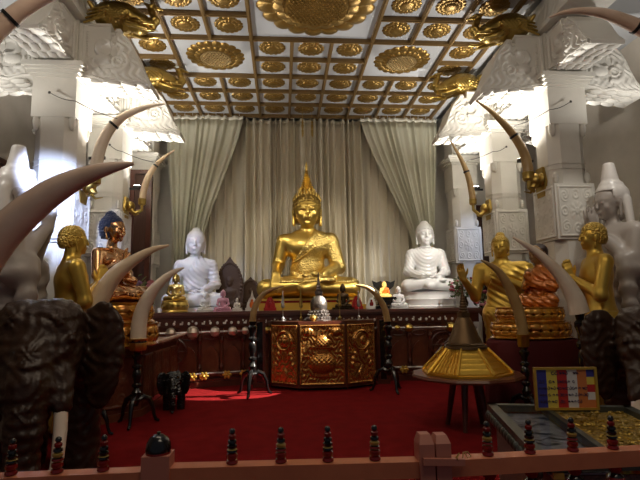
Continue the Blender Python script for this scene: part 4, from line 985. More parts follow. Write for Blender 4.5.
def pot_fn(U, V):
    H = 0.013*scroll(U, V, 1.7)
    e = smooth_ell(U, V, 0, -0.30, 0.60, 0.34); H = np.where(e < 1, 0.085*np.sqrt(np.clip(1-e, 0, 1))+0.022, H)
    bd = (e < 1) & (V > -0.28) & (V < -0.02); H = H+np.where(bd, 0.006*np.sin(U*30)*np.sin(V*40), 0)
    nk = (np.abs(U) < 0.24+0.35*np.abs(V-0.11)) & (V > 0.0) & (V < 0.22); H = np.where(nk, 0.035+0.01*np.cos(U*6), H)
    rim = (np.abs(U) < 0.46) & (V > 0.20) & (V < 0.29); H = np.where(rim, 0.055, H)
    d = smooth_ell(U, V, 0, 0.29, 0.36, 0.33); H = np.where((d < 1) & (V > 0.29), 0.065*np.sqrt(np.clip(1-d, 0, 1))+0.022+0.005*np.sin(V*50)*np.sin(U*40), H)
    for s in (-1, 1):
        b = smooth_ell(U, V, 0.62*s, 0.76, 0.25, 0.15); H = np.where(b < 1, 0.045*np.sqrt(np.clip(1-b, 0, 1))+0.012+0.004*np.sin(U*40), H)
    ba = (np.abs(U) < 0.34-0.5*(V+0.72)) & (V > -0.76) & (V < -0.60); H = np.where(ba, 0.04, H)
    fr = np.maximum(np.abs(U), np.abs(V)*1.0); return np.where((np.abs(U) > 0.92) | (np.abs(V) > 0.95), 0.03, H)
def face_fn(kind):
    def fn(U, V):
        H = 0.013*scroll(U, V*1.4+(0.4 if kind else 0), 1.0)
        st = np.abs(U) < 0.10+0.10*np.cos(V*9); H = np.where((V < 0.1) & st, 0.028, H)
        for k in range(4):
            for s in (-1, 1):
                b = smooth_ell(U*math.cos(.6*s)+V*math.sin(.6*s), -U*math.sin(.6*s)+V*math.cos(.6*s), 0.32*s, -0.05-0.21*k, 0.13, 0.11); H = np.where(b < 1, np.maximum(H, 0.035*np.sqrt(np.clip(1-b, 0, 1))+0.008), H)
        r = np.sqrt(smooth_ell(U, V, 0.0, 0.45, 0.60, 0.345)); H = np.where(r < 1.0, np.where(r > 0.84, 0.045, 0.004), H)
        a = np.arctan2((V-.45)/.345, U/.6)
        if kind == 0:
            H = np.where(r < 0.78, 0.010+0.05*np.sqrt(np.clip(1-(r/0.70)**2, 0, 1)), H)
            for s in (-1, 1):
                H -= 0.014*(smooth_ell(U, V, 0.19*s, 0.52, 0.11, 0.03) < 1); H += 0.010*(smooth_ell(U, V, 0.19*s, 0.57, 0.14, 0.02) < 1)
            H += 0.016*(smooth_ell(U, V, 0.0, 0.45, 0.055, 0.09) < 1); H -= 0.012*(smooth_ell(U, V, 0.0, 0.32, 0.16, 0.018) < 1)
        else:
            m = (smooth_ell(U, V, 0, 0.45, 0.48, 0.275) < 1) & (smooth_ell(U, V, 0.26, 0.47, 0.42, 0.25) > 1); H = np.where(m, 0.045, H)
            f = smooth_ell(U, V, 0.16, 0.42, 0.2, 0.15); H = np.where((f < 1), 0.03*np.sqrt(np.clip(1-f, 0, 1))+0.006, H); H -= 0.01*((smooth_ell(U, V, 0.13, 0.45, 0.06, 0.015) < 1)*1.0)
        return np.where((np.abs(U) > 0.90) | (np.abs(V) > 0.955), 0.03, H)
    return fn
for (a, b, fn, nm, nx) in ((CH[0], CH[1], face_fn(0), 'sun_panel', 80), (CH[1], CH[2], pot_fn, 'vase_panel', 110), (CH[2], CH[3], face_fn(1), 'moon_panel', 80)):
    dx, dy = b[0]-a[0], b[1]-a[1]; L = math.hypot(dx, dy)
    M4 = Matrix.Translation(((a[0]+b[0])/2, (a[1]+b[1])/2, 0.61))@Matrix.Rotation(math.atan2(dy, dx), 4, 'Z')
    MB().relief(L*0.95, 1.02, fn, nx, 110, 0.004, M4).build(nm, M['brass_relief'], chest, angle=None)
# glass-sided dark cabinet frames beside the chest
for sx, lab in ((-0.42, 'narrow dark wooden frame post to the left of the brass chest'), (1.86, 'narrow dark wooden frame post to the right of the brass chest')):
    t = thing('wooden_frame', lab, 'frame', (sx, 9.20, 0)); MB().box((-0.08, 0, 0.60), (0.05, 0.05, 1.2)).box((0.08, 0, 0.60), (0.05, 0.05, 1.2)).box((0, 0, 1.19), (0.22, 0.07, 0.05)).box((0, 0, 0.04), (0.24, 0.09, 0.08)).build('frame_posts', M['wood_dark'], t, False)
    MB().box((0, 0.01, 0.62), (0.12, 0.02, 1.08)).build('inner_board', M['black'], t, False)
# ---- silver reliquary and small lamps on the chest
p = at(319, 320, 8.95); t = thing('silver_reliquary', 'tarnished silver stupa-shaped reliquary on top of the brass chest', 'reliquary', (p.x, 8.95, 1.18))
prof = [(0.23, 0), (0.23, .03), (.20, .04), (.205, .08), (.175, .09), (.185, .13), (.16, .14), (.165, .18), (.14, .19), (.15, .22), (.155, .30), (.14, .37), (.10, .43), (.055, .46), (.07, .47), (.07, .53), (.05, .54), (.055, .56), (.04, .59), (.045, .61), (.03, .64), (.034, .66), (.02, .70), (.022, .73), (.010, .78), (.016, .80), (.003, .88)]
MB().lathe(prof, 28, mod=lambda a, z, r: 0.006*math.cos(14*a) if z < .2 else 0).build('reliquary_body', M['dark_silver'], t)
q = MB()
for z, r, n in ((0.055, .212, 22), (0.11, .192, 20), (0.16, .172, 18)):
    for k in range(n): q.ell((r*math.cos(2*PI*k/n), r*math.sin(2*PI*k/n), z), (0.016, 0.016, 0.018), nu=6, nv=4)
q.build('beading', M['silver'], t)
for k, (px, zz, mm, lab) in enumerate(((283, .42, 'silver', 'slender silver pendant lamp on a stand at the left end of the brass chest'), (301, .42, 'gold_old', 'slender gold pendant lamp on a stand left of the silver reliquary'),
                                     (340, .42, 'gold_old', 'slender gold pendant lamp on a stand right of the silver reliquary'), (359, .42, 'silver', 'slender silver pendant lamp on a stand at the right end of the brass chest'))):
    p = at(px, 320, 8.98); t = thing('pendant_lamp', lab, 'lamp', (p.x, 8.98, 1.18), 0, 'slender lamps on the brass chest')
    MB().lathe([(0.045, 0), (0.045, .01), (.02, .02), (.03, .05), (.018, .07), (.007, .085), (.007, .14)], 14).build('lamp_foot', M[mm], t)
    MB().tube([(0, 0, .13), (0, 0, .24)], 0.005, 6).build('lamp_stem', M[mm], t)
    MB().lathe([(.004, .23), (.035, .25), (.038, .27), (.028, .30), (.03, .33), (.02, .37), (.022, .40), (.012, .46), (.012, .50), (.003, .56)], 14).build('lamp_body', M[mm], t)
p = at(294+1, 322, 8.8); t = thing('brass_bowl', 'small round gold bowl at the foot of the silver reliquary', 'bowl', (at(313, 322, 8.72).x, 8.72, 1.18))
MB().lathe([(.03, 0), (.03, .01), (.05, .03), (.062, .06), (.055, .09), (.04, .10), (.02, .11)], 18).build('bowl_body', M['gold'], t)

# ---- tusks and stands
TSEG = 16
def bez(pts, n=40):
    """smooth curve through points (Catmull-Rom) in 4D"""
    P = [np.array(q, float) for q in pts]; P = [2*P[0]-P[1]]+P+[2*P[-1]-P[-2]]; out = []
    m = len(P)-3; per = max(3, n//m)
    for i in range(m):
        a, b, c, d = P[i:i+4]
        for k in range(per):
            t = k/per; out.append(0.5*((2*b)+(-a+c)*t+(2*a-5*b+4*c-d)*t*t+(-a+3*b-3*c+d)*t**3))
    out.append(P[-2]); return out
def tusk(label, px, Y, m, bands=(), flat=False, group=None, dy=0.0):
    """px: list of (x, y, radius) along the tusk in the photograph's frame, laid out at depth Y (+dy towards the tip)"""
    W = []; n = len(px)
    for i, (x, y, r) in enumerate(px):
        yy = Y+dy*i/(n-1); q = at(x, y, yy); W.append((q.x, q.y, q.z, max(r, 0.3)*yy/FPX/math.cos(math.atan((x-320)/FPX))**0.5))
    base = Vector(W[0][:3]); t = thing('elephant_tusk', label, 'tusk', base, 0, group)
    C = bez(W, 44); pts = [Vector(c[:3])-base for c in C]; rad = [max(c[3], 0.003) for c in C]
    mb = MB().tube(pts, rad, TSEG); mb.build('tusk_body', m, t, angle=1.2)
    for b in bands:
        k = int(b*(len(pts)-1)); k2 = min(k+1, len(pts)-1); d = (pts[k2]-pts[k]).normalized()
        MB().tube([pts[k]-d*0.018, pts[k]+d*0.018], rad[k]*1.08+0.004, TSEG).build('tusk_band', M['black_matte'], t)
    return t, W
def stand(label, x, y, ztop, s=1.0, cup=None, cupr=0.10, legs=3, rz=0.5, group=None):
    t = thing('tusk_stand', label, 'stand', (x, y, 0), rz, group); h0 = 0.34*s; H = ztop-h0
    pr = [(0.03*s, h0-0.05)]; z = h0
    pat = [(.055, 0), (.075, .04), (.05, .07), (.062, .12), (.075, .18), (.05, .23), (.04, .26), (.07, .29), (.07, .33), (.04, .36), (.05, .42), (.07, .50), (.06, .58), (.04, .62), (.075, .65), (.075, .69), (.045, .72), (.05, .80), (.08, .86), (.08, .90), (.05, .93), (.07, 1.0)]
    pr += [(r*s, h0+f*H) for r, f in pat]
    MB().lathe(pr, 20).build('turned_column', M['black'], t)
    for k in range(legs):
        a = 2*PI*k/legs; c, sn = math.cos(a), math.sin(a)
        P = [(0.03, .36), (.10, .40), (.19, .36), (.25, .24), (.27, .12), (.30, .045), (.35, .022)]
        MB().tube([(q*s*c, q*s*sn, z*s) for q, z in P], [.04*s, .045*s, .042*s, .032*s, .026*s, .026*s, .02*s], 8).build('leg', M['black'], t)
    if cup: MB().lathe([(cupr*0.8, ztop-0.01), (cupr*0.95, ztop+0.02), (cupr*0.9, ztop+0.10), (cupr*1.12, ztop+0.14), (cupr*1.0, ztop+0.145)], 20, mod=lambda a, z, r: 0.006*math.cos(12*a)).build('tusk_cup', cup, t)
    return t
# D: left of altar, pale, black stand with gold cup
t, W = tusk('pale ivory tusk rising from a gold cup beside the left counter', [(138, 341, 7.2), (139, 325, 7.1), (143, 308, 6.5), (152, 292, 5.5), (163, 280, 4.1), (174, 272, 2.6), (184, 267.5, .8)], 6.6, M['ivory_pale'], (0.0,))
stand('black turned tripod stand with gold cup, left of the small black elephant', W[0][0], W[0][1], W[0][2]-0.11, 0.85, M['gold'], 0.115, rz=-PI/2)
# C: in front of the blue-haired statue, behind the elephant
t, W = tusk('greyish ivory tusk standing behind the big left elephant head', [(94, 318, 9.5), (98, 303, 9), (106, 287, 8.2), (118, 272, 7), (134, 260, 5.2), (152, 250, 3.2), (169, 245, .9)], 6.1, M['ivory'])
stand('black tripod stand hidden mostly behind the big left elephant, carrying the greyish tusk', W[0][0], W[0][1], W[0][2], 0.75, None, rz=0.1)
# B
t, W = tusk('brownish cracked tusk in front of the standing gold Buddha', [(523, 337, 5), (522, 326, 5.2), (518.5, 311, 5.3), (513.5, 297, 5.1), (506, 282, 4.4), (496, 269, 3.2), (481, 260, .9)], 6.02, M['ivory_tan'])
stand('black turned tripod stand with small gold cup before the red cloth table', W[0][0], W[0][1], W[0][2]-0.11, 0.8, M['gold_old'], 0.075, rz=-PI/2)
# A
t, W = tusk('pinkish white tusk curving over the orange-robed monk statue', [(579.5, 313, 9.3), (575, 298, 8.4), (563.5, 279, 6.8), (549, 263, 5), (533, 249.5, 3.4), (513, 237.5, 1)], 5.3, M['ivory_pale'])
stand('black ringed tripod stand in front of the gold monk on the right', W[0][0], W[0][1], W[0][2], 0.8, None, rz=0.8)
# central pair
t, W = tusk('slim tan tusk arching over the left end of the brass chest', [(252.5, 322, 3.3), (254.5, 309, 3.1), (260, 298, 2.8), (269, 290.5, 2.1), (284, 286, .7)], 8.35, M['ivory_tan'])
stand('black tripod stand at the left side of the brass chest', W[0][0], W[0][1], W[0][2]+0.01, 0.95, None, rz=0.35)
t, W = tusk('slim tan tusk arching over the right end of the brass chest', [(387.5, 322, 3.4), (384.5, 308, 3.1), (376.5, 295, 2.7), (367, 287.5, 2.0), (354, 284.5, .7)], 8.35, M['ivory_tan'])
stand('black tripod stand at the right side of the brass chest', W[0][0], W[0][1], W[0][2]+0.01, 0.95, None, rz=0.75)
# E: big foreground tusk
t, W = tusk('huge brownish tusk sweeping in front of the left guardian statue', [(-92, 400, 30), (-62, 330, 27), (-30, 272, 21), (0, 237, 16), (30, 208.5, 14), (60, 187.5, 11.5), (90, 174, 8.2), (113, 167.3, 5.3), (134, 163.5, 1.6)], 3.4, M['ivory_brown'])
stand('black tripod stand of the huge foreground tusk, left of the elephant', W[0][0], W[0][1], W[0][2], 1.0, None, rz=0.2)
# wall tusks on the column sides with trunk-shaped brass holders
def holder(label, px, py, Y, s, side, W0):
    """brass elephant-trunk holder fixed to the column side, carrying the base of a tusk"""
    p = at(px, py, Y); xw = XL if side < 0 else XR
    t = thing('tusk_holder', label, 'wall bracket', (xw, p.y, p.z)); d = -side
    MB().prism([(-0.10*s, -.24*s), (.10*s, -.24*s), (.16*s, 0), (.10*s, .24*s), (-.10*s, .24*s), (-.16*s, 0)], 0, d*0.04, 'yz').build('wall_plate', M['gold_old'], t, False)
    b = Vector(W0[:3])-Vector((xw, p.y, p.z)); r = W0[3]; q = MB()
    q.tube([(d*0.03, 0, 0.05*s), (d*0.10*s, 0, 0.03*s), (d*0.18*s, 0, -0.08*s), (b.x*0.65, b.y*0.6, -0.12*s), (b.x, b.y, b.z-0.16*s), (b.x, b.y, b.z-0.05*s)], [.09*s, .085*s, .06*s, .045*s, .035*s, .035*s], 10)
    q.tube([(d*0.10*s, 0.05, -0.05), (d*0.2*s, 0.02, -0.16*s), (d*0.32*s, -0.02, -0.15*s)], [.02*s, .018*s, .006*s], 8)
    q.ell((d*0.10*s, 0, 0.04*s), (0.12*s, 0.11*s, 0.12*s)); q.ell((d*0.08*s, -0.12*s, 0.04*s), (0.03*s, 0.07*s, 0.10*s)); q.ell((d*0.08*s, 0.12*s, 0.04*s), (0.03*s, 0.07*s, 0.10*s))
    q.build('trunk_arm', M['gold_old'], t)
    MB().lathe([(r*0.8, -0.05*s), (r*1.12, -0.02*s), (r*1.12, 0.07*s), (r*1.18, 0.09*s), (r*1.0, 0.10*s)], 16, (b.x, b.y, b.z)).build('tusk_cup', M['gold_old'], t)
def wire(label, pts):
    mb = MB(); P = [Vector(q) for q in pts]; c = []
    cx_ = (XL+0.02) if P[0].x < 0 else (XR-0.02); P[0].y -= 0.02
    corner = Vector((cx_, P[0].y, P[0].z+(P[1].z-P[0].z)*0.5)); P = [P[0], corner, P[1]]
    for A_, B_ in zip(P, P[1:]):
        for i in range(6):
            u = i/6; v = A_.lerp(B_, u); v.z -= 0.03*math.sin(PI*u); c.append(v)
    c.append(P[-1])
    mb.tube(c, 0.006, 5); mb.ell(P[0], (0.022, 0.012, 0.022), nu=6, nv=4); o = mb.build('tie_wire', M['wire']); tag(o, label, 'wire'); return o
t, W = tusk('ivory tusk held upright by the brass bracket of the nearest left column', [(94, 182, 5.5), (96.5, 165, 5.5), (100.5, 148, 5.3), (108, 132, 4.9), (120, 119, 4.3), (134, 111.5, 3.4), (149, 106.5, 2.3), (165, 104, .8)], 7.45, M['ivory_pale'], (0.50,))
holder('brass trunk-shaped bracket on the nearest left column', 84, 188, 7.45, 1.0, -1, W[0])
wire('thin wire tying the upper left tusk to the nearest left column', (at(50, 93, 7.06), at(119, 119, 7.4)))
t, W = tusk('ivory tusk held upright by the brass bracket of the second left column', [(142, 203, 3.2), (143.5, 192, 3.2), (147, 180, 3.1), (153, 169, 2.7), (161, 160, 1.9), (174.5, 150, .7)], 9.5, M['ivory'], (0.68,))
holder('brass trunk-shaped bracket on the second left column', 132, 208, 9.5, 0.85, -1, W[0])
wire('thin wire tying the lower left tusk to the second left column', (at(110, 145, 9.16), at(158, 163, 9.45)))
t, W = tusk('ivory tusk held upright by the brass bracket of the nearest right column', [(528.5, 178, 5.3), (527.5, 166, 5.1), (523, 151, 4.7), (514, 136, 4.2), (503, 123, 3.4), (490.5, 111, 2.2), (476, 100.5, .8)], 7.45, M['ivory_tan'], (0.50,))
holder('brass trunk-shaped bracket on the nearest right column', 541, 183, 7.45, 1.0, 1, W[0])
wire('thin wire tying the upper right tusk to the nearest right column', (at(570, 102, 7.06), at(514, 126, 7.4)))
t, W = tusk('ivory tusk held upright by the brass bracket of the second right column', [(473, 203, 3.3), (471.5, 191, 3.2), (468, 176, 2.9), (461.5, 160, 2.2), (450.5, 141, .7)], 9.5, M['ivory_tan'], (0.58,))
holder('brass trunk-shaped bracket on the second right column', 484, 210, 9.5, 0.85, 1, W[0])
wire('thin wire tying the lower right tusk to the second right column', (at(506, 147, 9.16), at(464, 161, 9.45)))
t, W = tusk('tusk across the top left corner with a dark band', [(-60, 110, 13), (-28, 58, 10.5), (-8, 35, 9.2), (14, 15.5, 8.2), (34, 2, 7.3), (58, -9, 5.8), (84, -16, 4), (112, -19, 1)], 4.9, M['ivory_brown'], (0.405,))
t, W = tusk('tusk across the top right corner with a dark band', [(722, 120, 12), (690, 70, 10.5), (663, 42, 8.6), (641, 28.5, 7.6), (624, 20.5, 6.6), (608, 14.5, 5.6), (592, 11.5, 4.4), (575, 11, 3.2), (561, 13.2, 2), (549, 17.5, .6)], 4.9, M['ivory_brown'], (0.385,))

def hang(label, px, py, Y, beam_x):
    p = at(px, py, Y); o = MB().tube([p, (beam_x, Y, 5.78)], 0.010, 6).build('hanging_wire', M['wire']); tag(o, label, 'wire')
hang('dark wire from the top left corner tusk up to the carved beam', -44, 84, 4.9, XL-0.15)
hang('dark wire from the top right corner tusk up to the carved beam', 706, 92, 4.9, XR+0.15)

# ---- side counter under the blue-haired statue
ct = thing('side_counter', 'dark carved wooden counter along the left columns under the lotus pedestal', 'counter', (0, 0, 0))
cp = [(-2.95, 6.62), (-2.35, 6.62), (-1.92, 7.1), (-1.80, 8.85), (-2.95, 8.85)]
MB().prism(inset(cp, 0.05), 0.06, 0.90, 'xy').build('cabinet_body', M['wood_dark'], ct, False)
MB().prism(cp, 0.90, 0.96, 'xy').build('counter_top', M['wood_top'], ct, False); MB().prism(cp, 0, 0.09, 'xy').build('base_moulding', M['wood_red'], ct, False)
for (a, b) in ((cp[1], cp[2]), (cp[2], cp[3])):
    n = max(1, int(math.hypot(b[0]-a[0], b[1]-a[1])/0.42)); dx, dy = (b[0]-a[0])/n, (b[1]-a[1])/n
    for i in range(n):
        cx, cy = a[0]+dx*(i+.5), a[1]+dy*(i+.5); cx += (-2.4-cx)*0.045; cy += (7.7-cy)*0.045
        M4 = Matrix.Translation((cx, cy, 0.49))@Matrix.Rotation(math.atan2(dy, dx), 4, 'Z')
        MB().relief(math.hypot(dx, dy)*0.8, 0.66, panel_fn, 40, 50, 0.01, M4).build('carved_panel', M['wood_red'], ct, angle=None)
ra = MB(); ra.tube([(-2.3, 6.50, 0.95), (-2.0, 6.75, 0.97), (-1.80, 7.10, 0.99), (-1.70, 7.7, 1.0), (-1.70, 8.8, 1.0)], [.02, .035, .038, .03, .02], 10); ra.build('edge_rail', M['ivory_brown'], ct)
for y in (7.3, 8.1, 8.7): MB().box((-1.77, y, 0.95), (0.14, 0.03, 0.03)).build('rail_arm', M['wood_dark'], ct, False)

# ---- carved elephants
def elephant(h=0.016):
    S = Sculpt((-0.80, -0.75, -0.02), (0.80, 1.60, 1.72), h)
    S.ell((0, 0.74, 1.00), (0.41, 0.50, 0.46), 0.10); S.ell((0, 0.30, 1.12), (0.36, 0.45, 0.40), 0.12)
    S.ell((0, -0.08, 1.22), (0.34, 0.30, 0.34), 0.10)
    for sx in (-1, 1):
        S.ell((0.135*sx, -0.05, 1.42), (0.19, 0.22, 0.17), 0.08); S.ell((0.19*sx, -0.20, 1.12), (0.13, 0.14, 0.20), 0.08)
        S.ell((0.46*sx, 0.02, 1.20), (0.22, 0.06, 0.36), 0.05, (0.05, 0.05*sx, -0.45*sx)); S.ell((0.48*sx, 0.0, 0.93), (0.15, 0.05, 0.30), 0.05, (0.05, 0.18*sx, -0.45*sx))
        S.cap((0.26*sx, 0.45, 1.0), (0.28*sx, 0.40, 0.0), 0.20, 0.155, 0.06); S.cap((0.22*sx, 0.98, 0.9), (0.24*sx, 1.04, 0.50), 0.20, 0.15, 0.06); S.cap((0.24*sx, 1.04, 0.50), (0.24*sx, 0.98, 0.0), 0.15, 0.145, 0.05)
        S.cap((0.20*sx, -0.30, 0.98), (0.235*sx, -0.40, 0.76), 0.10, 0.075, 0.03)       # tusk sockets
        S.ell((0.27*sx, -0.30, 1.26), (0.035, 0.03, 0.022), 0.01)
    S.chain([(0, -0.28, 1.12), (0, -0.40, 0.90), (0, -0.46, 0.62), (0, -0.46, 0.34), (0, -0.40, 0.14), (0, -0.46, 0.06)], [0.19, 0.165, 0.135, 0.11, 0.085, 0.06], 0.05)
    S.chain([(0, 1.21, 1.1), (0, 1.28, 0.8), (0, 1.25, 0.5)], [0.04, 0.025, 0.03], 0.03)
    X, Y, Z = S.grid(); m = (Y < 0.1)
    S.D += (0.006*np.sin(Z*70)*((np.abs(X) < 0.2) & (Y < -0.25) & (Z < 0.85))).astype(np.float32)      # trunk rings
    g_ = np.sin(34*X+2.4*np.sin(17*Z+1))*np.sin(34*Z+2.4*np.sin(19*X+9*Y)); S.D -= (0.0085*np.clip(g_*1.6, -0.6, 1)).astype(np.float32)
    # raised carved bands and rosettes
    for (c, r) in (((0, -0.50, 1.16), 0.10), ((0, -0.52, 0.74), 0.085), ((0.16, -0.25, 1.44), 0.08), ((-0.16, -0.25, 1.44), 0.08)):
        q = np.sqrt((X-c[0])**2+(Z-c[2])**2); a = np.arctan2(Z-c[2], X-c[0])
        S.D -= (0.028*np.clip(1-q/r, 0, 1)**0.5*(0.55+0.45*np.cos(8*a))*(Y < -0.05)).astype(np.float32)
    q = np.sqrt((X/0.27)**2+((Z-1.28)/0.20)**2); S.D -= (0.014*np.exp(-((q-1)/0.10)**2)*(Y < 0.0)).astype(np.float32)
    q = np.abs(X)-0.105; S.D -= (0.008*np.exp(-(q/0.012)**2)*((Y < -0.2) & (Z < 1.0))).astype(np.float32)
    return S
ES = elephant(0.015)
E_ME = ES.mesh('body')
def ele(name, label, loc, rz, s, mb_, tusks=True, group=None):
    t = thing(name, label, 'elephant statue', loc, rz, group); me = E_ME.copy(); me.transform(Matrix.Scale(s, 4)); link_mesh('body', me, mb_, t, True, angle=None)
    for sx in (-1, 1):
        if tusks: MB().tube([(q[0]*s*sx, q[1]*s, q[2]*s) for q in ((.233, -.40, .78), (.245, -.46, .60), (.245, -.52, .42), (.225, -.60, .26), (.20, -.68, .16))], [0.050*s, 0.050*s, 0.045*s, 0.033*s, 0.008*s], 14).build('tusk', M['ivory_pale'] if s > .8 else M['marble'], t)
        for yy, xx in ((0.40, 0.28), (0.98, 0.24)):
            q = MB()
            for k in (-1, 0, 1): q.ell(((xx*sx+0.07*k)*s, (yy-0.135+0.02*abs(k))*s, 0.05*s), (0.032*s, 0.03*s, 0.04*s), nu=8, nv=6)
            q.build('toenails', mb_, t)
    return t
p = at(44, 303, 4.3); ele('carved_elephant', 'big dark carved wooden elephant with white tusks behind the left railing', (p.x, 4.3, 0), math.radians(14), 0.985, M['eleph'])
p = at(650, 303, 4.25); ele('carved_elephant', 'big dark carved wooden elephant cut by the right edge, behind the glass case', (p.x, 4.25, 0), math.radians(-30), 0.90, M['eleph'])
p = at(177, 303, 7.45); ele('small_elephant', 'small glossy black elephant figure standing on the red carpet', (p.x, 7.35, 0), math.radians(8), 0.355, M['black'], False)

# ---- gold swans on the inner brackets
def swan(h=0.011):
    S = Sculpt((-0.12, -0.32, -0.16), (1.16, 0.32, 0.62), h)
    S.ell((0.36, 0, 0.26), (0.38, 0.20, 0.25), 0.05, (0, 0.10, 0)); S.ell((0.68, 0, 0.16), (0.17, 0.14, 0.18), 0.06)
    S.chain([(0.70, 0, 0.14), (0.84, 0, 0.12), (0.92, 0, 0.22), (0.88, 0, 0.34), (0.84, 0, 0.43)], [0.11, 0.085, 0.065, 0.055, 0.052], 0.03)
    S.ell((0.87, 0, 0.465), (0.085, 0.058, 0.058), 0.02); S.cap((0.93, 0, 0.455), (1.03, 0, 0.42), 0.030, 0.014, 0.012); S.cap((0.80, 0, 0.49), (0.74, 0, 0.55), 0.03, 0.012, 0.015)
    for sy in (-1, 1):
        S.ell((0.36, 0.17*sy, 0.22), (0.26, 0.045, 0.13), 0.02, (0, 0.25, 0.15*sy))
        for k in range(4): S.cap((0.30-0.02*k, 0.19*sy, 0.28-0.055*k), (-0.02-0.02*k, 0.13*sy, 0.26-0.075*k), 0.028, 0.016, 0.01)
        S.cap((0.55, 0.12*sy, 0.06), (0.74, 0.13*sy, -0.02), 0.05, 0.028, 0.02)
        for k in (-1, 0, 1): S.cap((0.74, 0.13*sy, -0.02), (0.86, (0.13+0.035*k)*sy, -0.07), 0.022, 0.012, 0.008)
        S.ell((0.905, 0.052*sy, 0.475), (0.014, 0.012, 0.014), 0.004)
        S.chain([(0.60, 0.10*sy, 0.12), (0.76, 0.16*sy, 0.05), (0.96, 0.14*sy, 0.02)], [0.035, 0.035, 0.008], 0.01)
    for k in range(5): S.cap((0.10, 0, 0.22), (-0.02, (k-2)*0.06, 0.48-0.035*abs(k-2)), 0.065, 0.032, 0.015)
    X, Y, Z = S.grid(); S.D -= (0.005*np.sin(X*90)*np.sin(Z*80+Y*40)*((X < 0.6) & (X > 0.05))).astype(np.float32)
    return S
SW = swan(); SW_ME = SW.mesh('body')
for (xx, yy, sg, lab) in ((XL, 7.1, 1, 'gold swan figure on the bracket of the nearest left column'), (XL, 9.2, 1, 'gold swan figure on the bracket of the second left column'),
                          (XR, 7.1, -1, 'gold swan figure on the bracket of the nearest right column'), (XR, 9.2, -1, 'gold swan figure on the bracket of the second right column')):
    t = thing('swan_figure', lab, 'swan sculpture', (xx+0.13*sg, yy+0.20, 5.70), 0 if sg > 0 else PI, 'gold swans on the column brackets')
    o = link_mesh('body', SW_ME, M['gold_old'] if not SW_ME.materials else None, t, True, angle=None); o.scale = (1.0, 1.35, 0.88)
    MB().tube([(0.62, -0.14, 0.10), (0.78, -0.13, 0.0), (0.98, -0.06, -0.02)], [0.028, 0.02, 0.005], 8).build('feather_scroll', M['gold'], t)

# ---- floodlights fixed to the columns
for (x, y, lab) in ((XL+0.10, 7.85, 'small black floodlight high on the nearest left column'), (XR-0.10, 7.85, 'small black floodlight high on the nearest right column'),
                    (XL+0.10, 9.95, 'small black floodlight high on the second left column'), (XR-0.10, 9.95, 'small black floodlight high on the second right column')):
    t = thing('floodlight', lab, 'floodlight', (x, y-0.03, 3.86), 0)
    MB().box((0, 0, 0), (0.14, 0.16, 0.05)).build('housing', M['black_matte'], t, False); MB().box((0, 0, 0.03), (0.11, 0.13, 0.012)).build('lens', M['lamp'], t, False)
    sgn = 1 if x < 0 else -1; MB().box((-sgn*0.06, -0.06, -0.04), (0.16, 0.03, 0.04)).build('mounting_arm', M['black_matte'], t, False)

# ---- round table with the model stupa
TX, TY = 2.21, 5.92
t = thing('round_table', 'reddish brown octagonal-topped table on slim splayed legs, carrying the model stupa', 'table', (TX, TY, 0))
MB().lathe([(0.56, .575), (0.655, .59), (0.665, .61), (0.65, .635), (0.001, .636)], 12).build('tabletop', M['wood_red'], t, False)
for k, a in enumerate((-2.1, -1.0, 0.6, 2.4)):
    c, s = math.cos(a), math.sin(a); MB().tube([(0.16*c, 0.16*s, 0.58), (0.27*c, 0.27*s, 0.0)], [.045, .028], 8).build('leg', M['wood_dark'], t)
MB().lathe([(0.24, .53), (0.24, .577)], 16).build('apron', M['wood_dark'], t)
t = thing('model_stupa', 'model stupa with gleaming stepped gold base and brown bell dome, on the round table', 'model stupa', (TX, TY, 0.636), 0.25)
pr = [(0.54, 0), (0.54, .02), (0.50, .03)]
for k in range(5): z = .03+.052*k; r = 0.50-.052*k; pr += [(r, z+.012), (r-.03, z+.035), (r-.045, z+.052)]
pr += [(0.245, .30)]
MB().lathe(pr, 8, mod=lambda a, z, r: 0).build('gold_steps', M['stupa_gold'], t, False)
for k in range(8):
    a = 2*PI*k/8; MB().tube([(0.53*math.cos(a), 0.53*math.sin(a), .03), (0.26*math.cos(a), 0.26*math.sin(a), .30)], [.018, .014], 6).build('corner_rib', M['stupa_gold'], t, False)
    if k == 4:
        for q in range(1, 7):
            a2 = a+q*(2*PI/8)/7; f = math.cos(PI/8)/math.cos(a2-a-PI/8); MB().tube([(0.515*f*math.cos(a2), 0.515*f*math.sin(a2), .035), (0.26*f*math.cos(a2), 0.26*f*math.sin(a2), .29)], .007, 5).build('facet_rib', M['stupa_gold'], t, False)
MB().lathe([(.255, .295), (.25, .325), (.225, .33), (.23, .345), (.205, .36), (.19, .40), (.165, .45), (.14, .52), (.115, .58), (.09, .63), (.075, .66)], 28).build('bell_dome', M['stupa_brown'], t)
MB().box((0, 0, .685), (.11, .11, .06)).build('square_harmika', M['stupa_brown'], t, False)
sp = [(.055, .71)]
for k in range(8): z = .72+.032*k; r = .055-.0055*k; sp += [(r, z), (r*1.12, z+.012), (r*.8, z+.03)]
sp += [(.01, .99), (.016, 1.01), (.003, 1.06)]
MB().lathe(sp, 18).build('spire', M['stupa_brown'], t)

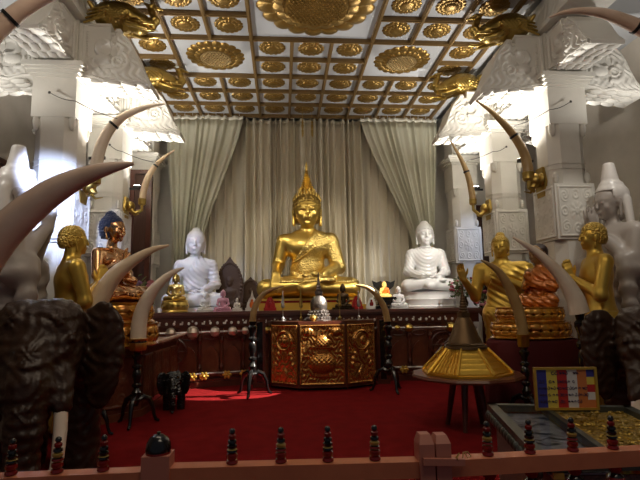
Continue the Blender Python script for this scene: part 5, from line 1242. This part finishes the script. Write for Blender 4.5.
# ---- glass-topped donation case with the sign board
A0, A1, A2, A3 = (1.53, 3.62), (2.42, 3.40), (2.14, 2.28), (1.25, 2.36)
cs = thing('glass_case', 'glass-topped donation case with granite sides and gold offerings, behind the right railing', 'display case', (0, 0, 0))
P4 = [A3, A2, A1, A0]
MB().prism(inset(P4, 0.04), 0.0, 0.66, 'xy').build('granite_body', M['granite'], cs, False)
def bar(a, b, z, w, h, m, nm): 
    dx, dy = b[0]-a[0], b[1]-a[1]; L = math.hypot(dx, dy); return MB().box(((a[0]+b[0])/2, (a[1]+b[1])/2, z), (L+w, w, h), (0, 0, math.atan2(dy, dx))).build(nm, m, cs, False)
for a, b in ((A0, A3), (A3, A2), (A2, A1), (A1, A0)): bar(a, b, 0.72, 0.06, 0.045, M['case_metal'], 'top_frame')
def mix(a, b, t): return (a[0]+(b[0]-a[0])*t, a[1]+(b[1]-a[1])*t)
m0, m1 = mix(A0, A1, 0.38), mix(A3, A2, 0.38); bar(m0, m1, 0.722, 0.035, 0.045, M['case_metal'], 'divider')
bar(mix(A0, A1, .05), mix(A3, A2, .05), 0.675, 0.05, 0.03, M['lac_yellow'], 'yellow_moulding')
MB().prism([A3, m1, m0, A0], 0.672, 0.680, 'xy').build('paper_notes', M['notes'], cs, False)
MB().prism([m1, A2, A1, m0], 0.672, 0.705, 'xy').build('gold_tray', M['tray_gold'], cs, False)
tr = MB(); rnd = random.Random(3)
for k in range(150):
    q = mix(mix(m0, A1, rnd.uniform(.05, .95)), mix(m1, A2, rnd.uniform(.05, .95)), rnd.uniform(.02, .98)); tr.ell((q[0], q[1], 0.708), (rnd.uniform(.012, .03), rnd.uniform(.008, .02), .008), (0, rnd.uniform(-.3, .3), rnd.uniform(0, 3)), nu=6, nv=4)
o = tr.build('gold_offerings', M['tray_gold'], cs); o['kind'] = 'stuff'
nt_ = MB()
for k in range(26):
    q = mix(mix(A0, m0, rnd.uniform(.15, .85)), mix(A3, m1, rnd.uniform(.15, .85)), rnd.uniform(.03, .97)); nt_.box((q[0], q[1], 0.684+0.001*k*0.3), (.10, .05, .002), (rnd.uniform(-.1, .1), rnd.uniform(-.1, .1), rnd.uniform(0, 3)))
o = nt_.build('bank_notes', M['notes'], cs, False); o['kind'] = 'stuff'
MB().prism([mix(A3, A2, .03), mix(A3, A2, .36), mix(A0, A1, .36), mix(A0, A1, .03)], 0.733, 0.739, 'xy').build('glass_pane', M['glass'], cs, False)
sc_ = MB()
for k in range(16):
    q = mix(A0, A3, (k+.5)/16); sc_.ell((q[0]-0.035, q[1], 0.675), (.018, .040, .032), nu=10, nv=6)
sc_.build('scalloped_edge', M['case_metal'], cs)
# sign with the striped flag and rounded script
pc = at(567, 404, 3.33); SGW, SGH = 0.425, 0.285
sg = thing('sign_board', 'gold-framed flag-striped sign with dark rounded script, leaning on the glass case', 'sign', (pc.x, 3.33, 0.748), math.radians(-7))
def sbx(nm, x0, z0, x1, z1, y, d, m): return MB().box(((x0+x1)/2*SGW, y, (z0+z1)/2*SGH), ((x1-x0)*SGW, d, (z1-z0)*SGH)).build(nm, m, sg, False)
sbx('backing', -.5, 0, .5, 1, 0.012, 0.012, M['wood_red'])
for (x0, z0, x1, z1) in ((-.5, 0, -.46, 1), (.46, 0, .5, 1), (-.46, 0, .46, .055), (-.46, .945, .46, 1)): sbx('frame', x0, z0, x1, z1, 0.0, 0.022, M['gold_paint'])
cols = ['blue', 'yellow', 'red', 'white', 'orange_s']; xs = [-.46, -.295, -.13, .03, .19, .34]
for k in range(5): sbx('stripe', xs[k], .055, xs[k+1], .945, 0.003, 0.004, M['sign_'+cols[k]])
for k in range(5): sbx('stripe', .34, .945-.178*(k+1), .46, .945-.178*k, 0.003, 0.004, M['sign_'+cols[k]])
def script(nm, x, z, n, m, size, seed):
    """a line of rounded looping letters"""
    r = random.Random(seed); mb = MB(); cx = x
    for k in range(n):
        w = size*r.uniform(.75, 1.2)
        if r.random() < .14: cx += size*0.8; continue
        kind = r.randint(0, 3); a0 = r.uniform(0, 1.2); pts = []
        if kind == 0: pts = [(cx+w*.5*math.cos(a), z+size*.45*math.sin(a)) for a in np.linspace(a0, a0+5.2, 12)]
        elif kind == 1: pts = [(cx-w*.4+w*.8*i/10, z+size*(.40*math.sin(i*1.25)))for i in range(11)]
        elif kind == 2: pts = [(cx+w*.45*math.cos(a)*(1-.09*i), z+size*.5*math.sin(a)*(1-.08*i)) for i, a in enumerate(np.linspace(3.6, -2.4, 11))]
        else: pts = [(cx+w*.4*math.cos(a), z-size*.1+size*.4*math.sin(a)) for a in np.linspace(2.6, 6.9, 8)]+[(cx+w*.2, z+size*.62), (cx-w*.1, z+size*.7)]
        mb.tube([(px_, -0.001, pz) for px_, pz in pts], size*0.13, 5); cx += w*1.22
    mb.build(nm, m, sg, False)
script('lettering', -.19*SGW, .86*SGH, 9, M['sign_ink'], .020, 5)
for q, (n, sd) in enumerate(((15, 11), (16, 12), (17, 13), (15, 14))): script('lettering', -.40*SGW, (.66-.155*q)*SGH, n, M['sign_ink'], .0165, sd)

# ---- flowers
def petal_bloom(mb, c, r, rnd, n=6):
    for k in range(n):
        a = 2*PI*k/n+rnd.random(); e = rnd.uniform(-.5, .7); mb.ell((c[0]+r*.5*math.cos(a)*math.cos(e), c[1]+r*.5*math.sin(a)*math.cos(e), c[2]+r*.5*math.sin(e)), (r*.55, r*.30, r*.42), (0, -e, a), nu=6, nv=4)
    mb.ell(c, (r*.35,)*3, nu=6, nv=4)
def arrangement(label, x, y, z, w, h, blooms, leafm, nl, seed, vase=True, vm=None, group=None):
    rnd = random.Random(seed); t = thing('flower_arrangement', label, 'flowers', (x, y, z), 0, group)
    vh = 0.22 if vase else 0.06
    MB().lathe([(.05, 0), (.08, .04), (.09, .10), (.06, vh*0.85), (.075, vh)], 16).build('vase', M[vm or 'bronze_dark'], t)
    mb = MB(); st = MB()
    for k in range(nl):
        a = rnd.uniform(0, 2*PI); q = rnd.random()**.6; c = (w/2*q*math.cos(a), w/2*q*math.sin(a)*.7, vh+h*rnd.random()*(1-.35*q))
        L = rnd.uniform(.035, .06); R = Euler((rnd.uniform(-.9, .9), rnd.uniform(-.9, .9), rnd.uniform(0, 6.3))).to_matrix()
        sh = [(-L, 0, 0), (-L*.3, L*.42, .006), (L*.5, L*.30, .004), (L*1.1, 0, -.008), (L*.5, -L*.30, .004), (-L*.3, -L*.42, .006), (-L*.2, 0, -.006), (L*.5, 0, -.008)]
        v = [Vector(c)+R@Vector(p_) for p_ in sh]; v2 = [u+R@Vector((0, 0, -.004)) for u in v]
        top = [(0, 1, 6), (1, 2, 7, 6), (2, 3, 7), (3, 4, 7), (4, 5, 6, 7), (5, 0, 6)]
        mb.add(v+v2, [tuple(reversed(f_)) for f_ in top]+[tuple(i+8 for i in f_) for f_ in top]+[(i, (i+1) % 6, (i+1) % 6+8, i+8) for i in range(6)])
    for k in range(9):
        a = rnd.uniform(0, 6.3); st.tube([(0, 0, vh*.6), (w*.2*math.cos(a), w*.15*math.sin(a), vh+h*.4), (w*.36*math.cos(a), w*.25*math.sin(a), vh+h*.8)], .006, 5)
    st.build('stems', M['leaf'], t); mb.build('leaves', M[leafm], t, False)
    for (m, n, r) in blooms:
        for k in range(n):
            a = rnd.uniform(0, 2*PI); q = rnd.random()**.5; b = MB(); petal_bloom(b, (w/2*q*math.cos(a), w/2*q*math.sin(a)*.6-.03, vh+h*(.25+.75*rnd.random()*(1-.3*q))), r*rnd.uniform(.8, 1.2), rnd); b.build('blossom', M[m], t)
    return t
def fl(px, Y): return at(px, 303, Y).x
arrangement('bunch of red flowers with green leaves right of the white Buddha, on the altar end', fl(464, 9.7), 9.7, 1.36, .55, .46, [('petal_red', 9, .055), ('petal_pink', 3, .045)], 'leaf', 150, 2)
t = thing('flower_stand', 'slim dark pedestal stand for flowers beyond the altar end', 'stand', (fl(478, 10.4)+.12, 10.4, 0)); MB().lathe([(.16, 0), (.14, .05), (.05, .12), (.05, 1.15), (.13, 1.25), (.13, 1.30)], 16).build('stand_body', M['wood_dark'], t)
arrangement('dark red flowers before the brown door, on a slim stand', fl(478, 10.4)+.12, 10.4, 1.30, .60, .50, [('petal_red', 11, .065)], 'leaf', 80, 4)
t = thing('flower_stand', 'slim dark stand holding the pink flowers beside the gold Buddha', 'stand', (fl(488, 8.85), 8.85, 0)); MB().lathe([(.15, 0), (.13, .05), (.05, .1), (.05, 1.15), (.11, 1.25), (.11, 1.28)], 16).build('stand_body', M['wood_dark'], t)
arrangement('pink flowers low beside the amber pedestal', fl(488, 8.85), 8.85, 1.28, .50, .22, [('petal_pink', 10, .07)], 'leaf', 40, 6, vase=False)
t = thing('flower_stand', 'narrow dark stand holding the cream flowers', 'stand', (fl(577, 8.15), 8.15, 0)); MB().lathe([(.15, 0), (.13, .05), (.05, .1), (.05, .85), (.11, .92), (.11, .95)], 16).build('stand_body', M['wood_dark'], t)
arrangement('tall spray of cream flowers and leaves behind the pinkish white tusk', fl(577, 8.15), 8.15, .95, .62, 1.10, [('petal_cream', 22, .07)], 'leaf_pale', 220, 8)
arrangement('purple and pink flowers between the left tusks', fl(138, 8.45), 8.45, .96, .48, .92, [('petal_purple', 11, .065), ('petal_pink', 6, .055)], 'leaf', 110, 9)

# ================================================================== RAILING IN FRONT
def banded(name, prof, bands, parent, loc, seg=18, rot=None):
    """turned piece, its rings in different lacquers: bands = [(z_top, material), ...]"""
    o = MB().lathe(prof, seg).build(name, None, parent, True, loc=loc, rot=rot, angle=0.8); me = o.data; ms = []
    for _, m in bands:
        if m not in ms: ms.append(m); me.materials.append(m)
    for pl_ in me.polygons:
        zc = pl_.center.z
        for zt, m in bands:
            if zc <= zt: pl_.material_index = ms.index(m); break
    return o
FP = [(.018, 0), (.024, .006), (.022, .016), (.016, .019), (.023, .028), (.022, .040), (.014, .044), (.022, .050), (.021, .058), (.014, .061), (.020, .067), (.020, .075), (.012, .079), (.018, .085), (.017, .094), (.010, .098), (.015, .104), (.015, .114), (.008, .119), (.013, .126), (.011, .136), (.004, .141)]
lr, ly, bk = M['lac_red'], M['lac_yellow'], M['black']
FB = [(.018, lr), (.0195, ly), (.043, lr), (.046, ly), (.059, bk), (.064, ly), (.077, bk), (.081, ly), (.096, bk), (.117, lr), (.2, bk)]
FB2 = [(.018, lr), (.043, lr), (.051, ly), (.059, lr), (.064, bk), (.077, ly), (.081, bk), (.096, bk), (.117, lr), (.2, bk)]
BP = [(.016, -.40), (.03, -.36), (.045, -.28), (.03, -.20), (.02, -.17), (.035, -.13), (.046, -.085), (.035, -.045), (.018, -.03), (.028, -.015), (.028, 0)]
BBn = [(-.30, lr), (-.24, ly), (-.16, bk), (-.055, lr), (-.025, bk), (.1, lr)]
def fence(label, a, b, zt, xs, mrail, alt=False):
    t = thing('railing', label, 'railing', (0, 0, 0), 0); a = Vector(a); b = Vector(b); d = b-a; L = d.length; ang = math.atan2(d.y, d.x); c = (a+b)/2
    MB().box((c.x, c.y, zt-.0325), (L, .075, .065), (0, 0, ang)).build('top_rail', mrail, t, False); MB().box((c.x, c.y, .12), (L, .06, .07), (0, 0, ang)).build('bottom_rail', mrail, t, False)
    for k, x in enumerate(xs):
        y = a.y+d.y*(x-a.x)/d.x; banded('finial', FP, FB if (k % 2 == 0) != alt else FB2, t, (x, y, zt-.001))
        o = banded('baluster', BP+[(.028, .001)], BBn, t, (x, y, zt-.066)); MB().lathe([(.03, .15), (.02, .2), (.03, zt-.46)], 12, (x, y, 0)).build('baluster_foot', lr, o, loc=(-x, -y, -(zt-.066)))
    return t
def rx(px, py, zt):
    d = AX_R*(px-320)/FPX+AX_U*(240-py)/FPX+AX_F; k = (zt-CZ)/d[2]; return Vector((d[0]*k, d[1]*k))
ZR = 0.85
pA, pB, pC, pD = rx(-40, 474.5, ZR), rx(158, 466, ZR), rx(432, 458.5, ZR), rx(650, 447, ZR)
def onl(a, b, px):   # x on the rail seen at a picture column
    lo, hi = 0.0, 1.0
    for _ in range(40):
        m = (lo+hi)/2; q = a.lerp(b, m); v = np.array([q.x, q.y, ZR-CZ]); u = 320+FPX*(v@AX_R)/(v@AX_F)
        if u < px: lo = m
        else: hi = m
    return a.lerp(b, lo).x
fence('left stretch of salmon wooden railing in front of the big elephant', pA, pB-Vector((.055, 0)), ZR-.01, [onl(pA, pB, q) for q in (11, 57, 103)], M['salmon'])
fence('middle stretch of salmon wooden railing before the red carpet', pB+Vector((.055, 0)), pC-Vector((.04, 0)), ZR, [onl(pB, pC, q) for q in (232, 281, 328, 375)], M['salmon'])
fence('right stretch of salmon wooden railing before the glass case', pC+Vector((.04, 0)), pD, ZR, [onl(pC, pD, q) for q in (488, 530, 573, 613)], M['salmon'], True)
t = thing('railing_post', 'square pink railing post topped with a shiny black dome', 'post', (pB.x, pB.y, 0), 0.0)
MB().box((0, 0, .45), (.11, .10, .90)).build('post_body', M['salmon_post'], t, False); MB().lathe([(.05, 0), (.05, .008)], 20, (0, 0, .90)).build('red_ring', M['lac_red'], t)
MB().lathe([(.050, .008), (.051, .02), (.047, .042), (.036, .062), (.018, .073), (.006, .076), (.008, .084), (.001, .086)], 20, (0, 0, .90)).build('dome_cap', M['black'], t)
for k, (dx, lab) in enumerate(((-.034, 'left one of the paired pink gate posts in the railing'), (.036, 'right one of the paired pink gate posts in the railing'))):
    t = thing('gate_post', lab, 'post', (pC.x+dx, pC.y-.01+.004*k, 0)); w = .062
    o = MB().box((0, 0, .46), (w, .085, .92)).add([(-w/2, -.0425, .92), (w/2, -.0425, .92), (w/2, .0425, .92), (-w/2, .0425, .92), (-w*.35, -.02, .955-.006*k), (w*.35, -.02, .955-.006*k), (w*.35, .03, .955-.006*k), (-w*.35, .03, .955-.006*k)], [(0, 1, 5, 4), (1, 2, 6, 5), (2, 3, 7, 6), (3, 0, 4, 7), (4, 5, 6, 7)]).build('post_body', M['salmon_post'], t, False)
t = thing('gate_latch', 'pink wooden latch bar across the paired gate posts, tied with wire', 'latch', (pC.x+.03, pC.y-.063, .855))
MB().box((.0, 0, 0), (.17, .02, .026), (0, .05, 0)).build('latch_bar', M['salmon_post'], t, False)
MB().tube([(.05, .02, .0), (.065, .0, .03), (.05, -.012, .015), (.075, .0, -.02), (.085, .01, .03), (.10, .0, .035), (.11, -.006, .02), (.095, -.012, .015), (.09, 0, .03)], .0028, 5).build('twisted_wire', M['lac_yellow'], t)
